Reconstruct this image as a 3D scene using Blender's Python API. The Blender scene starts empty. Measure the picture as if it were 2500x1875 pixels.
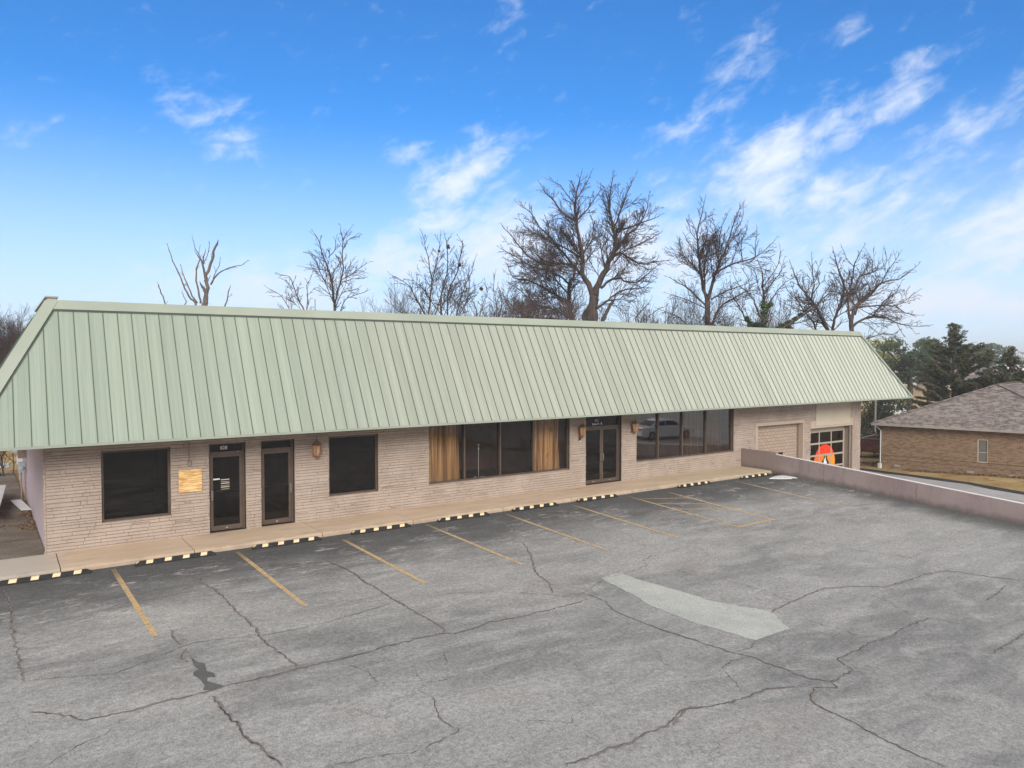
import bpy, math, random
from math import radians, sin, cos, pi, atan2, sqrt, hypot
from mathutils import Vector, Matrix, noise as mnoise

scene = bpy.context.scene
col = scene.collection

# ---------------------------------------------------------------- camera
cam_d = bpy.data.cameras.new("camera")
cam = bpy.data.objects.new("camera", cam_d)
col.objects.link(cam)
cam.location = (-0.88, -21.39, 4.8)
cam.rotation_euler = (radians(90 - 1.893), 0, radians(-34.813))
cam_d.sensor_width = 36
cam_d.lens = 25.92
cam_d.clip_end = 3000
cam_d.clip_start = 0.1
scene.camera = cam
HEAD = radians(-34.813)          # trees behind the building stand square to this heading

# ---------------------------------------------------------------- sun and sky
SUN_EL, SUN_AZ = radians(25), radians(205)     # azimuth clockwise from +Y
sd = Vector((sin(SUN_AZ) * cos(SUN_EL), cos(SUN_AZ) * cos(SUN_EL), sin(SUN_EL)))
sun_d = bpy.data.lights.new("sun", 'SUN')
sun_d.energy = 2.0
sun_d.angle = radians(24)
sun_d.color = (1.0, 0.93, 0.84)
sun = bpy.data.objects.new("sun", sun_d)
col.objects.link(sun)
sun.rotation_euler = sd.to_track_quat('Z', 'Y').to_euler()
sun.location = (0, -30, 40)

scene.view_settings.view_transform = 'Standard'
scene.view_settings.look = 'None'
scene.view_settings.exposure = 0.55
scene.view_settings.gamma = 1.0

CLOUDS = [(1.363, 0.3, 0.041, 0.024, -2.9, 0.5), (1.321, 0.263, 0.03, 0.016, 2.72, 0.6), (1.095, 0.259, 0.024, 0.015, 3.11, 0.5), (0.996, 0.277, 0.027, 0.02, 3.14, 0.6), (1.029, 0.244, 0.06, 0.023, 2.64, 1.0), (1.068, 0.181, 0.049, 0.016, 2.88, 0.7), (1.122, 0.129, 0.06, 0.024, 3.12, 0.8), (0.974, 0.152, 0.077, 0.049, -3.14, 0.8), (0.794, 0.14, 0.084, 0.048, -3.11, 0.8), (0.62, 0.25, 0.046, 0.03, 2.6, 1.1), (0.639, 0.22, 0.054, 0.04, -3.06, .85), (0.557, 0.199, 0.053, 0.02, 2.86, 0.7), (0.525, 0.162, 0.089, 0.025, 2.84, 0.6), (0.554, 0.283, 0.03, 0.029, 2.32, 0.6), (0.487, 0.31, 0.051, 0.019, 2.64, 0.65), (0.721, 0.304, 0.054, 0.02, 2.8, 0.5), (0.66, 0.364, 0.027, 0.03, 2.47, 0.5), (0.537, 0.38, 0.025, 0.014, 2.78, 0.4), (0.419, 0.261, 0.056, 0.02, 2.91, 0.55), (0.37, 0.291, 0.021, 0.013, 2.72, 0.5), (0.481, 0.21, 0.065, 0.017, 2.97, 0.45), (0.378, 0.145, 0.072, 0.036, 2.72, 0.75), (0.424, 0.065, 0.099, 0.019, -3.1, 0.85), (1.546, 0.253, 0.024, 0.008, 2.89, 0.4), (1.259, 0.094, 0.136, 0.031, 3.12, 0.6), (0.969, 0.438, 0.022, 0.027, -3.14, 0.3), (0.746, 0.211, 0.025, 0.032, 2.3, 0.45), (0.594, 0.117, 0.136, 0.025, -3.09, 0.4),
          (2.3, 0.2, .3, .06, 0.2, .7), (-0.6, 0.3, .4, .1, 0.1, .8), (-1.8, 0.35, .5, .12, 0.1, .8), (-2.9, .25, .4, .1, 0, .8), (0.1, .3, .2, .05, 2.8, .8)]


class NT:
    """small helper for node trees"""
    def __init__(s, tree):
        s.t = tree
        s.n = tree.nodes
        s.l = tree.links

    def node(s, typ, **kw):
        nd = s.n.new(typ)
        for k, v in kw.items():
            setattr(nd, k, v)
        return nd

    def put(s, sock, v):
        if hasattr(v, 'is_output'):
            s.l.new(v, sock)
        elif isinstance(v, (tuple, list)) and len(v) == 3 and sock.type == 'RGBA':
            sock.default_value = (*v, 1)
        else:
            sock.default_value = v

    def math(s, op, a, b=0.0, c=0.0, clamp=False):
        nd = s.node('ShaderNodeMath', operation=op, use_clamp=clamp)
        s.put(nd.inputs[0], a); s.put(nd.inputs[1], b)
        if op in ('MULTIPLY_ADD', 'COMPARE', 'WRAP'):
            s.put(nd.inputs[2], c)
        return nd.outputs[0]

    def vmath(s, op, a, b=(0, 0, 0)):
        nd = s.node('ShaderNodeVectorMath', operation=op)
        s.put(nd.inputs[0], a)
        if op == 'SCALE':
            s.put(nd.inputs['Scale'], b)
        elif op not in ('LENGTH', 'NORMALIZE'):
            s.put(nd.inputs[1], b)
        return nd.outputs['Value'] if op in ('LENGTH', 'DOT_PRODUCT') else nd.outputs[0]

    def noise(s, vec, scale, detail=4, rough=.55, dist=0.0, col=False):
        nd = s.node('ShaderNodeTexNoise')
        s.put(nd.inputs['Vector'], vec)
        nd.inputs['Scale'].default_value = scale
        nd.inputs['Detail'].default_value = detail
        nd.inputs['Roughness'].default_value = rough
        nd.inputs['Distortion'].default_value = dist
        return nd.outputs['Color'] if col else nd.outputs['Fac']

    def ramp(s, v, a, b, lo=0.0, hi=1.0, smooth=True):
        nd = s.node('ShaderNodeMapRange', interpolation_type='SMOOTHSTEP' if smooth else 'LINEAR')
        s.put(nd.inputs['Value'], v)
        s.put(nd.inputs['From Min'], a); s.put(nd.inputs['From Max'], b)
        s.put(nd.inputs['To Min'], lo); s.put(nd.inputs['To Max'], hi)
        return nd.outputs[0]

    def mix(s, f, a, b, typ='MIX'):
        nd = s.node('ShaderNodeMix', data_type='RGBA', blend_type=typ)
        s.put(nd.inputs['Factor'], f)
        s.put(nd.inputs['A'] if False else nd.inputs[6], a)
        s.put(nd.inputs[7], b)
        return nd.outputs[2]

    def sep(s, v):
        nd = s.node('ShaderNodeSeparateXYZ')
        s.put(nd.inputs[0], v)
        return nd.outputs

    def comb(s, x, y, z):
        nd = s.node('ShaderNodeCombineXYZ')
        for i, v in enumerate((x, y, z)):
            s.put(nd.inputs[i], v)
        return nd.outputs[0]


world = bpy.data.worlds.new("World")
scene.world = world
world.use_nodes = True
w = NT(world.node_tree)
w.n.clear()
wo = w.node('ShaderNodeOutputWorld')
bg = w.node('ShaderNodeBackground')
w.l.new(bg.outputs[0], wo.inputs[0])
sky = w.node('ShaderNodeTexSky', sky_type='NISHITA')
sky.sun_disc = False
sky.sun_elevation = SUN_EL
sky.sun_rotation = SUN_AZ
sky.altitude = 100
sky.air_density = 1.0
sky.dust_density = 0.6
sky.ozone_density = 2.0
tc = w.node('ShaderNodeTexCoord')
d = tc.outputs['Generated']
dx, dy, dz = w.sep(d)
az = w.math('ARCTAN2', dy, dx)
el = w.math('ARCSINE', dz)
p = w.comb(az, el, 0.0)
warp = w.vmath('SCALE', w.vmath('SUBTRACT', w.noise(d, 14, 5, .6, col=True), (.5, .5, .5)), 0.075)
pw = w.vmath('ADD', p, warp)
den = None
for (a, e, ra, rb, ang, st) in CLOUDS:
    mp = w.node('ShaderNodeMapping', vector_type='TEXTURE')
    w.put(mp.inputs['Vector'], pw)
    mp.inputs['Location'].default_value = (a, e, 0)
    mp.inputs['Rotation'].default_value = (0, 0, ang)
    mp.inputs['Scale'].default_value = (ra * 1.12, rb * 1.15, 1)
    ln = w.vmath('LENGTH', mp.outputs[0])
    v = w.ramp(ln, 0.0, 2.0, st * (1.2 if e < .2 else 1.0), 0.0)
    den = v if den is None else w.math('MAXIMUM', den, v)
mp = w.node('ShaderNodeMapping', vector_type='TEXTURE')
w.put(mp.inputs['Vector'], p)
mp.inputs['Rotation'].default_value = (0, 0, radians(158))
mp.inputs['Scale'].default_value = (1.0, .5, 1)
fb = w.noise(mp.outputs[0], 26, 7, .60, .3)
away = w.math('ADD', w.ramp(az, .15, -.25), w.ramp(az, 1.75, 2.1), clamp=True)   # bright cloud added outside the view for soft fill light
away = w.math('MAXIMUM', away, w.ramp(el, .52, .80))
den = w.math('MAXIMUM', den, w.math('MULTIPLY', away, w.ramp(el, -.02, .12, .3, 1.15)))
cl = w.math('ADD', w.math('MULTIPLY', den, 1.0), w.math('MULTIPLY', w.math('SUBTRACT', fb, .5), 1.5))
cloud = w.ramp(cl, .08, 1.25, 0, .82)
low = w.ramp(el, -0.02, .33, .88, 0.0)       # milky air near the horizon
skyc = w.mix(1.0, sky.outputs[0], (0.30, 0.95, 1.62), 'MULTIPLY')
haze_col = (7.9, 9.1, 10.9)
skyc = w.mix(low, skyc, haze_col)
ccol = w.mix(w.ramp(el, .05, .3), (8.3, 8.6, 9.6), (9.6, 10.0, 10.6))
ccol = w.mix(away, ccol, (10.6, 9.9, 9.0))
final = w.mix(cloud, skyc, ccol)
w.l.new(final, bg.inputs[0])
bg.inputs[1].default_value = 0.075


# ---------------------------------------------------------------- helpers
def tag(o, label=None, cat=None, group=None, kind=None):
    if label: o['label'] = label
    if cat: o['category'] = cat
    if group: o['group'] = group
    if kind: o['kind'] = kind
    return o


def thing(name, loc, label, cat, group=None, rz=0.0, kind=None):
    o = bpy.data.objects.new(name, None)
    col.objects.link(o)
    o.location = loc
    o.rotation_euler = (0, 0, rz)
    o.empty_display_size = .3
    return tag(o, label, cat, group, kind)


class MB:
    """collects faces; build() links them as one mesh object"""
    def __init__(s):
        s.v = []; s.f = []

    def quad(s, *p):
        i = len(s.v)
        s.v.extend(tuple(q) for q in p)
        s.f.append(tuple(range(i, i + len(p))))
        return s

    poly = quad

    def box(s, x0, x1, y0, y1, z0, z1):
        i = len(s.v)
        s.v += [(x0, y0, z0), (x1, y0, z0), (x1, y1, z0), (x0, y1, z0), (x0, y0, z1), (x1, y0, z1), (x1, y1, z1), (x0, y1, z1)]
        s.f += [tuple(i + k for k in q) for q in ((0, 3, 2, 1), (4, 5, 6, 7), (0, 1, 5, 4), (1, 2, 6, 5), (2, 3, 7, 6), (3, 0, 4, 7))]
        return s

    def bar(s, a, b, w_, h, up=(0, 0, 1)):
        a = Vector(a); b = Vector(b)
        t = (b - a).normalized()
        u = Vector(up)
        r = t.cross(u)
        if r.length < 1e-4:
            r = t.cross(Vector((1, 0, 0)))
        r.normalize(); u = r.cross(t)
        r *= w_ / 2; u *= h / 2
        i = len(s.v)
        for q in (a, b):
            s.v += [tuple(q - r - u), tuple(q + r - u), tuple(q + r + u), tuple(q - r + u)]
        s.f += [tuple(i + k for k in q) for q in ((0, 3, 2, 1), (4, 5, 6, 7), (0, 1, 5, 4), (1, 2, 6, 5), (2, 3, 7, 6), (3, 0, 4, 7))]
        return s

    def tube(s, pts, rad, n=6, cap=True):
        pts = [Vector(q) for q in pts]
        i0 = len(s.v)
        m = len(pts)
        ref = None
        for k in range(m):
            t = (pts[min(k + 1, m - 1)] - pts[max(k - 1, 0)])
            if t.length < 1e-7: t = Vector((0, 0, 1))
            t.normalize()
            if ref is None:
                ref = t.orthogonal().normalized()
            else:
                ref = ref - t * ref.dot(t)
                if ref.length < 1e-5: ref = t.orthogonal()
                ref.normalize()
            b = t.cross(ref)
            r = rad[k] if isinstance(rad, (list, tuple)) else rad
            for j in range(n):
                a = 2 * pi * j / n
                s.v.append(tuple(pts[k] + ref * (cos(a) * r) + b * (sin(a) * r)))
        for k in range(m - 1):
            for j in range(n):
                j2 = (j + 1) % n
                s.f.append((i0 + k * n + j, i0 + k * n + j2, i0 + (k + 1) * n + j2, i0 + (k + 1) * n + j))
        if cap:
            s.f.append(tuple(i0 + j for j in reversed(range(n))))
            s.f.append(tuple(i0 + (m - 1) * n + j for j in range(n)))
        return s

    def lathe(s, c, prof, n=12, sx=1.0, sy=1.0):
        i0 = len(s.v)
        for (r, z) in prof:
            for j in range(n):
                a = 2 * pi * j / n
                s.v.append((c[0] + r * cos(a) * sx, c[1] + r * sin(a) * sy, c[2] + z))
        for k in range(len(prof) - 1):
            for j in range(n):
                j2 = (j + 1) % n
                s.f.append((i0 + k * n + j, i0 + k * n + j2, i0 + (k + 1) * n + j2, i0 + (k + 1) * n + j))
        s.f.append(tuple(i0 + j for j in reversed(range(n))))
        s.f.append(tuple(i0 + (len(prof) - 1) * n + j for j in range(n)))
        return s

    def prism(s, poly, axis, a, b):
        """extrude a 2-D outline along an axis from a to b"""
        n = len(poly)
        i = len(s.v)
        for t in (a, b):
            for (p_, q_) in poly:
                s.v.append({'x': (t, p_, q_), 'y': (p_, t, q_), 'z': (p_, q_, t)}[axis])
        s.f.append(tuple(i + k for k in range(n)))
        s.f.append(tuple(i + n + k for k in reversed(range(n))))
        for k in range(n):
            k2 = (k + 1) % n
            s.f.append((i + k2, i + k, i + n + k, i + n + k2))
        return s

    def build(s, name, m, parent=None, smooth=False, world_space=True):
        me = bpy.data.meshes.new(name)
        if parent is not None and world_space:
            L = Vector((0, 0, 0)); q = parent
            while q is not None:
                L += q.location
                q = q.parent
            lx, ly, lz = L
            vs = [(a - lx, b - ly, c - lz) for a, b, c in s.v]
        else:
            vs = s.v
        me.from_pydata(vs, [], s.f)
        me.update()
        if m: me.materials.append(m)
        if smooth:
            me.polygons.foreach_set('use_smooth', [True] * len(me.polygons))
        o = bpy.data.objects.new(name, me)
        col.objects.link(o)
        if parent is not None: o.parent = parent
        return o


def copy_tree(o, parent=None):
    c = o.copy()
    col.objects.link(c)
    c.parent = parent
    for ch in list(o.children):
        copy_tree(ch, c)
    return c


# ---------------------------------------------------------------- materials
def new_mat(name, rough=.8, spec=.3, metal=0.0):
    m = bpy.data.materials.new(name)
    m.use_nodes = True
    t = NT(m.node_tree)
    b = t.n['Principled BSDF']
    b.inputs['Roughness'].default_value = rough
    b.inputs['Specular IOR Level'].default_value = spec
    b.inputs['Metallic'].default_value = metal
    geo = t.node('ShaderNodeNewGeometry')
    return m, t, b, geo.outputs['Position']


def bump(t, b, h, strength=.5, dist=.01):
    nd = t.node('ShaderNodeBump')
    nd.inputs['Strength'].default_value = strength
    nd.inputs['Distance'].default_value = dist
    t.put(nd.inputs['Height'], h)
    t.l.new(nd.outputs[0], b.inputs['Normal'])


def var_mat(name, c1, c2, scale=3.0, rough=.8, spec=.3, metal=0.0, fine=60.0, fine_amt=.12, stretch=(1, 1, 1), bmp=.0, bscale=40, bdist=.01):
    """surface whose colour wanders between c1 and c2 with fine grain on top"""
    m, t, b, P = new_mat(name, rough, spec, metal)
    v = t.vmath('MULTIPLY', P, stretch)
    c = t.mix(t.ramp(t.noise(v, scale, 6, .6), .3, .7), c1, c2)
    if fine_amt:
        g = t.ramp(t.noise(v, fine, 2, .6), .3, .7, 1 - fine_amt, 1 + fine_amt, smooth=False)
        c = t.vmath('SCALE', c, g)
    t.put(b.inputs['Base Color'], c)
    if bmp:
        bump(t, b, t.noise(v, bscale, 3, .6), bmp, bdist)
    return m


M = {}
M['paint_brick'] = var_mat('painted_ledge_brick', (.385, .312, .262), (.47, .385, .328), 1.3, .85, .2, fine=30, fine_amt=.10, bmp=.5, bscale=45, bdist=.006)
M['mortar'] = var_mat('painted_mortar', (.34, .26, .21), (.40, .315, .26), 2.0, .95, .1)
M['smooth_paint'] = var_mat('smooth_tan_paint', (.46, .365, .30), (.50, .40, .335), 1.0, .8, .25, fine_amt=.04)
M['panel_paint'] = var_mat('beige_panel_paint', (.49, .425, .335), (.53, .465, .37), .9, .75, .25, fine_amt=.03)
M['block_infill'] = None
M['trim_brown'] = var_mat('bronze_aluminium', (.105, .077, .060), (.135, .10, .078), 4, .42, .5, .25, fine_amt=.05)
M['trim_dark'] = var_mat('dark_reveal', (.022, .018, .018), (.034, .027, .025), 3, .6, .3)
M['roof'] = None
M['seam'] = var_mat('roof_seam_shade', (.070, .088, .074), (.10, .12, .10), 1.2, .6, .3)  # shadow lines at ribs and caps put in as a darker colour
M['roof_trim'] = var_mat('roof_cap_metal', (.31, .35, .29), (.36, .395, .335), .5, .75, .2, fine_amt=.03)
M['soffit'] = var_mat('soffit_board', (.30, .25, .21), (.36, .30, .25), 1, .85, .2)
M['flat_roof'] = var_mat('flat_roof_membrane', (.16, .16, .16), (.22, .22, .21), 1, .9, .2)
M['black_metal'] = var_mat('black_metal', (.02, .02, .022), (.035, .035, .035), 5, .5, .4)
M['white_paint'] = var_mat('white_paint', (.62, .62, .62), (.72, .72, .72), 2, .6, .3, fine_amt=.05)
M['white_metal'] = var_mat('weathered_white_sheet', (.74, .74, .76), (.84, .84, .87), 2, .5, .3, fine_amt=.05)
M['letter_white'] = var_mat('white_vinyl_letters', (.75, .75, .78), (.82, .82, .84), 5, .6, .3, fine_amt=0)
M['letter_red'] = var_mat('pale_red_vinyl_letters', (.72, .30, .32), (.80, .42, .42), 5, .6, .3, fine_amt=0)
M['curtain'] = None
M['interior'] = var_mat('dark_room_wall', (.22, .11, .09), (.34, .17, .14), .8, .9, .1)
M['room_floor'] = var_mat('dark_room_floor', (.05, .04, .035), (.07, .055, .045), 1, .8, .1)
M['rust'] = var_mat('rusty_copper_lantern', (.26, .105, .055), (.40, .22, .14), 14, .7, .3, fine=80, fine_amt=.3)
M['lantern_roof'] = var_mat('tarnished_lantern_roof', (.11, .075, .05), (.22, .16, .11), 12, .6, .35)
M['amber_glass'] = var_mat('cloudy_amber_glass', (.42, .26, .14), (.52, .36, .22), 10, .25, .5)
M['chrome'] = var_mat('brushed_steel', (.30, .27, .24), (.36, .33, .30), 10, .3, .5, .8)
M['conduit'] = var_mat('painted_conduit', (.26, .20, .16), (.32, .25, .20), 8, .6, .3)
M['meter_grey'] = var_mat('grey_meter_box', (.36, .40, .42), (.46, .50, .52), 6, .5, .4)
M['rubber'] = var_mat('black_rubber', (.016, .016, .017), (.030, .030, .030), 10, .75, .3, fine_amt=.2)
M['reflective'] = var_mat('cream_reflective_patch', (.72, .56, .34), (.82, .66, .42), 15, .55, .3, fine_amt=.1)
M['bark'] = var_mat('winter_bark', (.060, .044, .040), (.11, .083, .074), 5, .9, .15, fine_amt=.2, stretch=(1, 1, .25))
M['twig'] = var_mat('thin_twig_bark', (.062, .044, .041), (.10, .072, .065), 5, .9, .1)
M['grey_bark'] = var_mat('grey_dead_bark', (.11, .09, .08), (.19, .16, .14), 4, .9, .1)
M['dry_leaf'] = var_mat('dry_brown_leaf', (.17, .10, .06), (.33, .215, .13), 9, .85, .15, fine_amt=.3)
M['ivy'] = var_mat('ivy_leaf', (.04, .075, .02), (.085, .13, .04), 3, .6, .3, fine_amt=.2)
M['cedar'] = var_mat('cedar_needles', (.042, .052, .028), (.085, .09, .045), .9, .8, .2, fine_amt=.3)
M['cedar_rust'] = var_mat('bronzed_cedar_needles', (.075, .060, .034), (.12, .095, .05), .9, .8, .2, fine_amt=.3)
M['pine'] = var_mat('pine_needles', (.035, .060, .030), (.070, .10, .045), .5, .8, .2, fine_amt=.2)
M['pine_gold'] = var_mat('yellow_green_foliage', (.26, .27, .07), (.40, .39, .12), .5, .8, .2, fine_amt=.2)
M['holly'] = var_mat('dark_evergreen_leaf', (.022, .038, .018), (.055, .07, .035), 1.5, .6, .3, fine_amt=.3)
M['shingle'] = None
M['house_brick'] = None
M['gutter'] = var_mat('taupe_gutter', (.30, .27, .25), (.36, .33, .30), 2, .5, .4)
M['deck_wood'] = var_mat('red_brown_deck_stain', (.14, .06, .045), (.23, .105, .075), 3, .8, .2, stretch=(1, 1, .4))
M['plywood'] = None
M['pole'] = var_mat('grey_weathered_pole', (.20, .19, .17), (.28, .26, .24), 3, .9, .1, stretch=(1, 1, .2))
M['car_white'] = var_mat('white_car_paint', (.78, .80, .82), (.80, .82, .84), 1, .25, .5, fine_amt=0)
M['car_glass'] = var_mat('dark_car_glass', (.02, .022, .026), (.03, .032, .036), 1, .1, .5, fine_amt=0)
M['tyre'] = var_mat('tyre_rubber', (.02, .02, .02), (.03, .03, .03), 9, .8, .2)
M['sign_red'] = var_mat('red_sign_face', (.55, .03, .02), (.62, .05, .03), 2, .5, .3, fine_amt=0)
M['logo_red'] = var_mat('red_window_vinyl', (.86, .045, .012), (.92, .06, .018), 1, .5, .3, fine_amt=0)
M['logo_dark'] = var_mat('dark_window_vinyl', (.025, .035, .022), (.04, .05, .03), 4, .5, .3, fine_amt=0)
M['logo_blue'] = var_mat('pale_blue_window_vinyl', (.60, .75, .82), (.75, .85, .90), 4, .5, .3, fine_amt=0)
M['nest'] = var_mat('leaf_nest', (.10, .045, .03), (.16, .08, .055), 12, .9, .1)
M['door_frame_tan'] = var_mat('tan_garage_frame', (.40, .34, .27), (.44, .375, .30), 1, .6, .3, fine_amt=.03)
M['reveal_tan'] = var_mat('garage_reveal_paint', (.26, .205, .165), (.30, .24, .195), 1, .8, .2)
M['paving_edge'] = var_mat('black_tar_edge', (.022, .024, .028), (.05, .05, .052), 3, .9, .2, fine_amt=.4)
M['wall_paint'] = None
M['cap_white'] = var_mat('pale_wall_coping', (.62, .57, .56), (.74, .69, .68), 2, .8, .2)

# standing seam metal: faint ribs and weather streaks; sky sheen put in as paler colour rightwards
m, t, b, P = new_mat('green_standing_seam_metal', .42, .5)
X, Y, Z = t.sep(P)
streak = t.noise(t.comb(t.math('MULTIPLY', X, 9.0), t.math('MULTIPLY', Y, .35), t.math('MULTIPLY', Z, .25)), 1.0, 5, .65)
c = t.mix(t.ramp(X, -2, 16), (.27, .33, .268), (.335, .355, .297))
c = t.mix(t.ramp(X, 10, 38), c, (.45, .48, .405))
c = t.mix(t.ramp(streak, .35, .7), c, t.vmath('SCALE', c, 1.16))
c = t.mix(t.ramp(t.noise(t.vmath('MULTIPLY', P, (1.0, .3, .3)), 1.1, 6, .65), .52, .78, 0, .55), c, t.vmath('SCALE', c, .82))
c = t.mix(t.ramp(t.math('ADD', Z, t.math('MULTIPLY', t.noise(t.comb(t.math('MULTIPLY', X, 4.0), 0.0, 0.0), 1.0, 4), -.5)), 2.72, 2.56, 0, .16), c, (.30, .27, .20))
tone = t.noise(t.comb(t.math('FLOOR', t.math('DIVIDE', t.math('ADD', X, .31 + 10 * .328), .328)), 0.0, 0.0), 3.7, 0)
c = t.vmath('SCALE', c, t.ramp(tone, .3, .7, .94, 1.05))
fr = t.math('FRACT', t.math('DIVIDE', t.math('ADD', X, .31 + 10 * .328), .328))
rib = t.math('ADD', t.ramp(t.math('ABSOLUTE', t.math('SUBTRACT', fr, .30)), .0, .035, 1, 0), t.ramp(t.math('ABSOLUTE', t.math('SUBTRACT', fr, .70)), .0, .035, 1, 0))
c = t.vmath('SCALE', c, t.math('SUBTRACT', 1.0, t.math('MULTIPLY', rib, .025)))
t.put(b.inputs['Base Color'], c)
bump(t, b, t.math('ADD', rib, t.math('MULTIPLY', t.noise(P, 1.6, 3), 1.6)), .35, .02)
M['roof'] = m

# block infill of the blocked-up bay
m, t, b, P = new_mat('tan_painted_block', .9, .2)
br = t.node('ShaderNodeTexBrick')
X, Y, Z = t.sep(P)
t.put(br.inputs['Vector'], t.comb(X, Z, 0.0))
br.inputs['Scale'].default_value = 1.0
br.inputs['Brick Width'].default_value = .30
br.inputs['Row Height'].default_value = .152
br.inputs['Mortar Size'].default_value = .012
br.inputs['Mortar Smooth'].default_value = .4
t.put(br.inputs['Color1'], (.44, .345, .275)); t.put(br.inputs['Color2'], (.40, .31, .245)); t.put(br.inputs['Mortar'], (.24, .17, .13))
t.put(b.inputs['Base Color'], br.outputs['Color'])
bump(t, b, t.math('SUBTRACT', 1.0, br.outputs['Fac']), .6, .01)
M['block_infill'] = m

# lavender painted concrete block side wall
m, t, b, P = new_mat('lavender_painted_block', .9, .2)
br = t.node('ShaderNodeTexBrick')
X, Y, Z = t.sep(P)
t.put(br.inputs['Vector'], t.comb(Y, Z, 0.0))
br.inputs['Scale'].default_value = 1.0
br.inputs['Brick Width'].default_value = .41
br.inputs['Row Height'].default_value = .205
br.inputs['Mortar Size'].default_value = .008
t.put(br.inputs['Color1'], (.47, .39, .43)); t.put(br.inputs['Color2'], (.45, .375, .41)); t.put(br.inputs['Mortar'], (.58, .51, .55))
t.put(b.inputs['Base Color'], t.mix(t.ramp(t.noise(P, 1.5, 5), .35, .7), br.outputs['Color'], (.50, .41, .44)))
bump(t, b, t.math('SUBTRACT', 1.0, br.outputs['Fac']), .4, .006)
M['side_wall'] = m

# low wall: mauve paint with stains and painted-in shade
m, t, b, P = new_mat('mauve_painted_wall', .9, .2)
c = t.mix(t.ramp(t.noise(P, .8, 6, .6), .3, .7), (.285, .225, .222), (.345, .28, .277))
X, Y, Z = t.sep(P)
zl_ = t.math('ADD', t.math('MULTIPLY', Y, .055), -.02)
stain = t.ramp(t.math('ADD', t.math('SUBTRACT', Z, zl_), t.math('MULTIPLY', t.noise(P, 3, 5), -.35)), -.16, .12, 1, 0)
c = t.mix(t.math('MULTIPLY', stain, .75), c, (.11, .095, .085))
c = t.mix(t.math('MULTIPLY', t.ramp(Y, -3.5, -.5), .55), c, (.22, .175, .145))  # darker towards the building: shade put into the colour
c = t.mix(t.ramp(t.noise(P, 7, 6, .75), .60, .70), c, (.19, .15, .14))
c = t.mix(t.ramp(t.noise(t.vmath('MULTIPLY', P, (1, 3, .35)), 1.6, 6, .7), .52, .72, 0, .5), c, (.20, .16, .155))
t.put(b.inputs['Base Color'], c)
bump(t, b, t.noise(P, 18, 5, .6), .4, .01)
M['wall_paint'] = m

# curtain: dark and light streaks put fold shading into the colour
m, t, b, P = new_mat('gold_brown_curtain', .9, .15)
X, Y, Z = t.sep(P)
v = t.comb(t.math('MULTIPLY', X, 13.0), 0.0, t.math('MULTIPLY', Z, .22))
c = t.mix(t.ramp(t.noise(v, 1.0, 3, .5), .35, .66), (.24, .135, .060), (.74, .50, .26))
c = t.mix(t.ramp(t.noise(v, 2.7, 3, .6), .55, .7, 0, .5), c, (.16, .08, .03))
c = t.mix(t.ramp(t.noise(P, 2.2, 4), .58, .72, 0, .45), c, (.20, .10, .06))
t.put(b.inputs['Base Color'], c)
M['curtain'] = m

# window glass: tinted film, reflection grows with angle
def glass(name, tint, base=.06, ior=1.6, rough=.02):
    m = bpy.data.materials.new(name)
    m.use_nodes = True
    t = NT(m.node_tree)
    t.n.clear()
    out = t.node('ShaderNodeOutputMaterial')
    tr = t.node('ShaderNodeBsdfTransparent'); t.put(tr.inputs[0], tint)
    gl = t.node('ShaderNodeBsdfGlossy'); gl.inputs['Roughness'].default_value = rough
    t.put(gl.inputs[0], (.95, .93, .9))
    fr = t.node('ShaderNodeFresnel'); fr.inputs[0].default_value = ior
    f = t.math('ADD', fr.outputs[0], base, clamp=True)
    g = t.node('ShaderNodeNewGeometry')
    bp = t.node('ShaderNodeBump'); bp.inputs['Strength'].default_value = .02; bp.inputs['Distance'].default_value = .01
    t.put(bp.inputs['Height'], t.noise(g.outputs['Position'], 2.0, 2))
    t.l.new(bp.outputs[0], gl.inputs['Normal'])
    # dust film and wipe marks on the pane
    df = t.node('ShaderNodeBsdfDiffuse'); t.put(df.inputs[0], (.42, .36, .34))
    pv = t.vmath('MULTIPLY', g.outputs['Position'], (.8, 1, 5.0))
    dust = t.ramp(t.noise(pv, 2.2, 7, .75, .3), .40, .75, .012, .05)
    m0 = t.node('ShaderNodeMixShader'); t.put(m0.inputs[0], dust); t.l.new(tr.outputs[0], m0.inputs[1]); t.l.new(df.outputs[0], m0.inputs[2])
    tr = m0
    mx = t.node('ShaderNodeMixShader')
    t.put(mx.inputs[0], f); t.l.new(tr.outputs[0], mx.inputs[1]); t.l.new(gl.outputs[0], mx.inputs[2])
    t.l.new(mx.outputs[0], out.inputs[0])
    return m

M['glass_dark'] = glass('dark_tinted_glass', (.16, .13, .135), -.02)
M['glass_show'] = glass('showroom_glass', (.86, .82, .78), -.01)
M['glass_mirror'] = glass('bronze_reflective_glass', (.32, .28, .24), .13)

# plywood patch
m, t, b, P = new_mat('weathered_plywood', .8, .2)
X, Y, Z = t.sep(P)
g = t.noise(t.comb(t.math('MULTIPLY', X, 2.5), 0.0, t.math('MULTIPLY', Z, 22.0)), 1.0, 5, .65, .5)
c = t.mix(t.ramp(g, .40, .60), (.88, .64, .32), (.56, .28, .08))
c = t.mix(t.ramp(t.math('ABSOLUTE', t.math('SUBTRACT', t.math('FRACT', t.math('MULTIPLY', Z, 9.2)), .5)), .0, .05, .5, 0), c, (.38, .20, .08))
t.put(b.inputs['Base Color'], c)
M['plywood'] = m

# garage logo flames: orange to yellow across the vinyl print
m, t, b, P = new_mat('orange_window_vinyl', .5, .3)
X, Y, Z = t.sep(P)
t.put(b.inputs['Base Color'], t.mix(t.ramp(X, 33.0, 34.8), (.88, .16, .018), (.90, .33, .03)))
M['logo_orange'] = m

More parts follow.
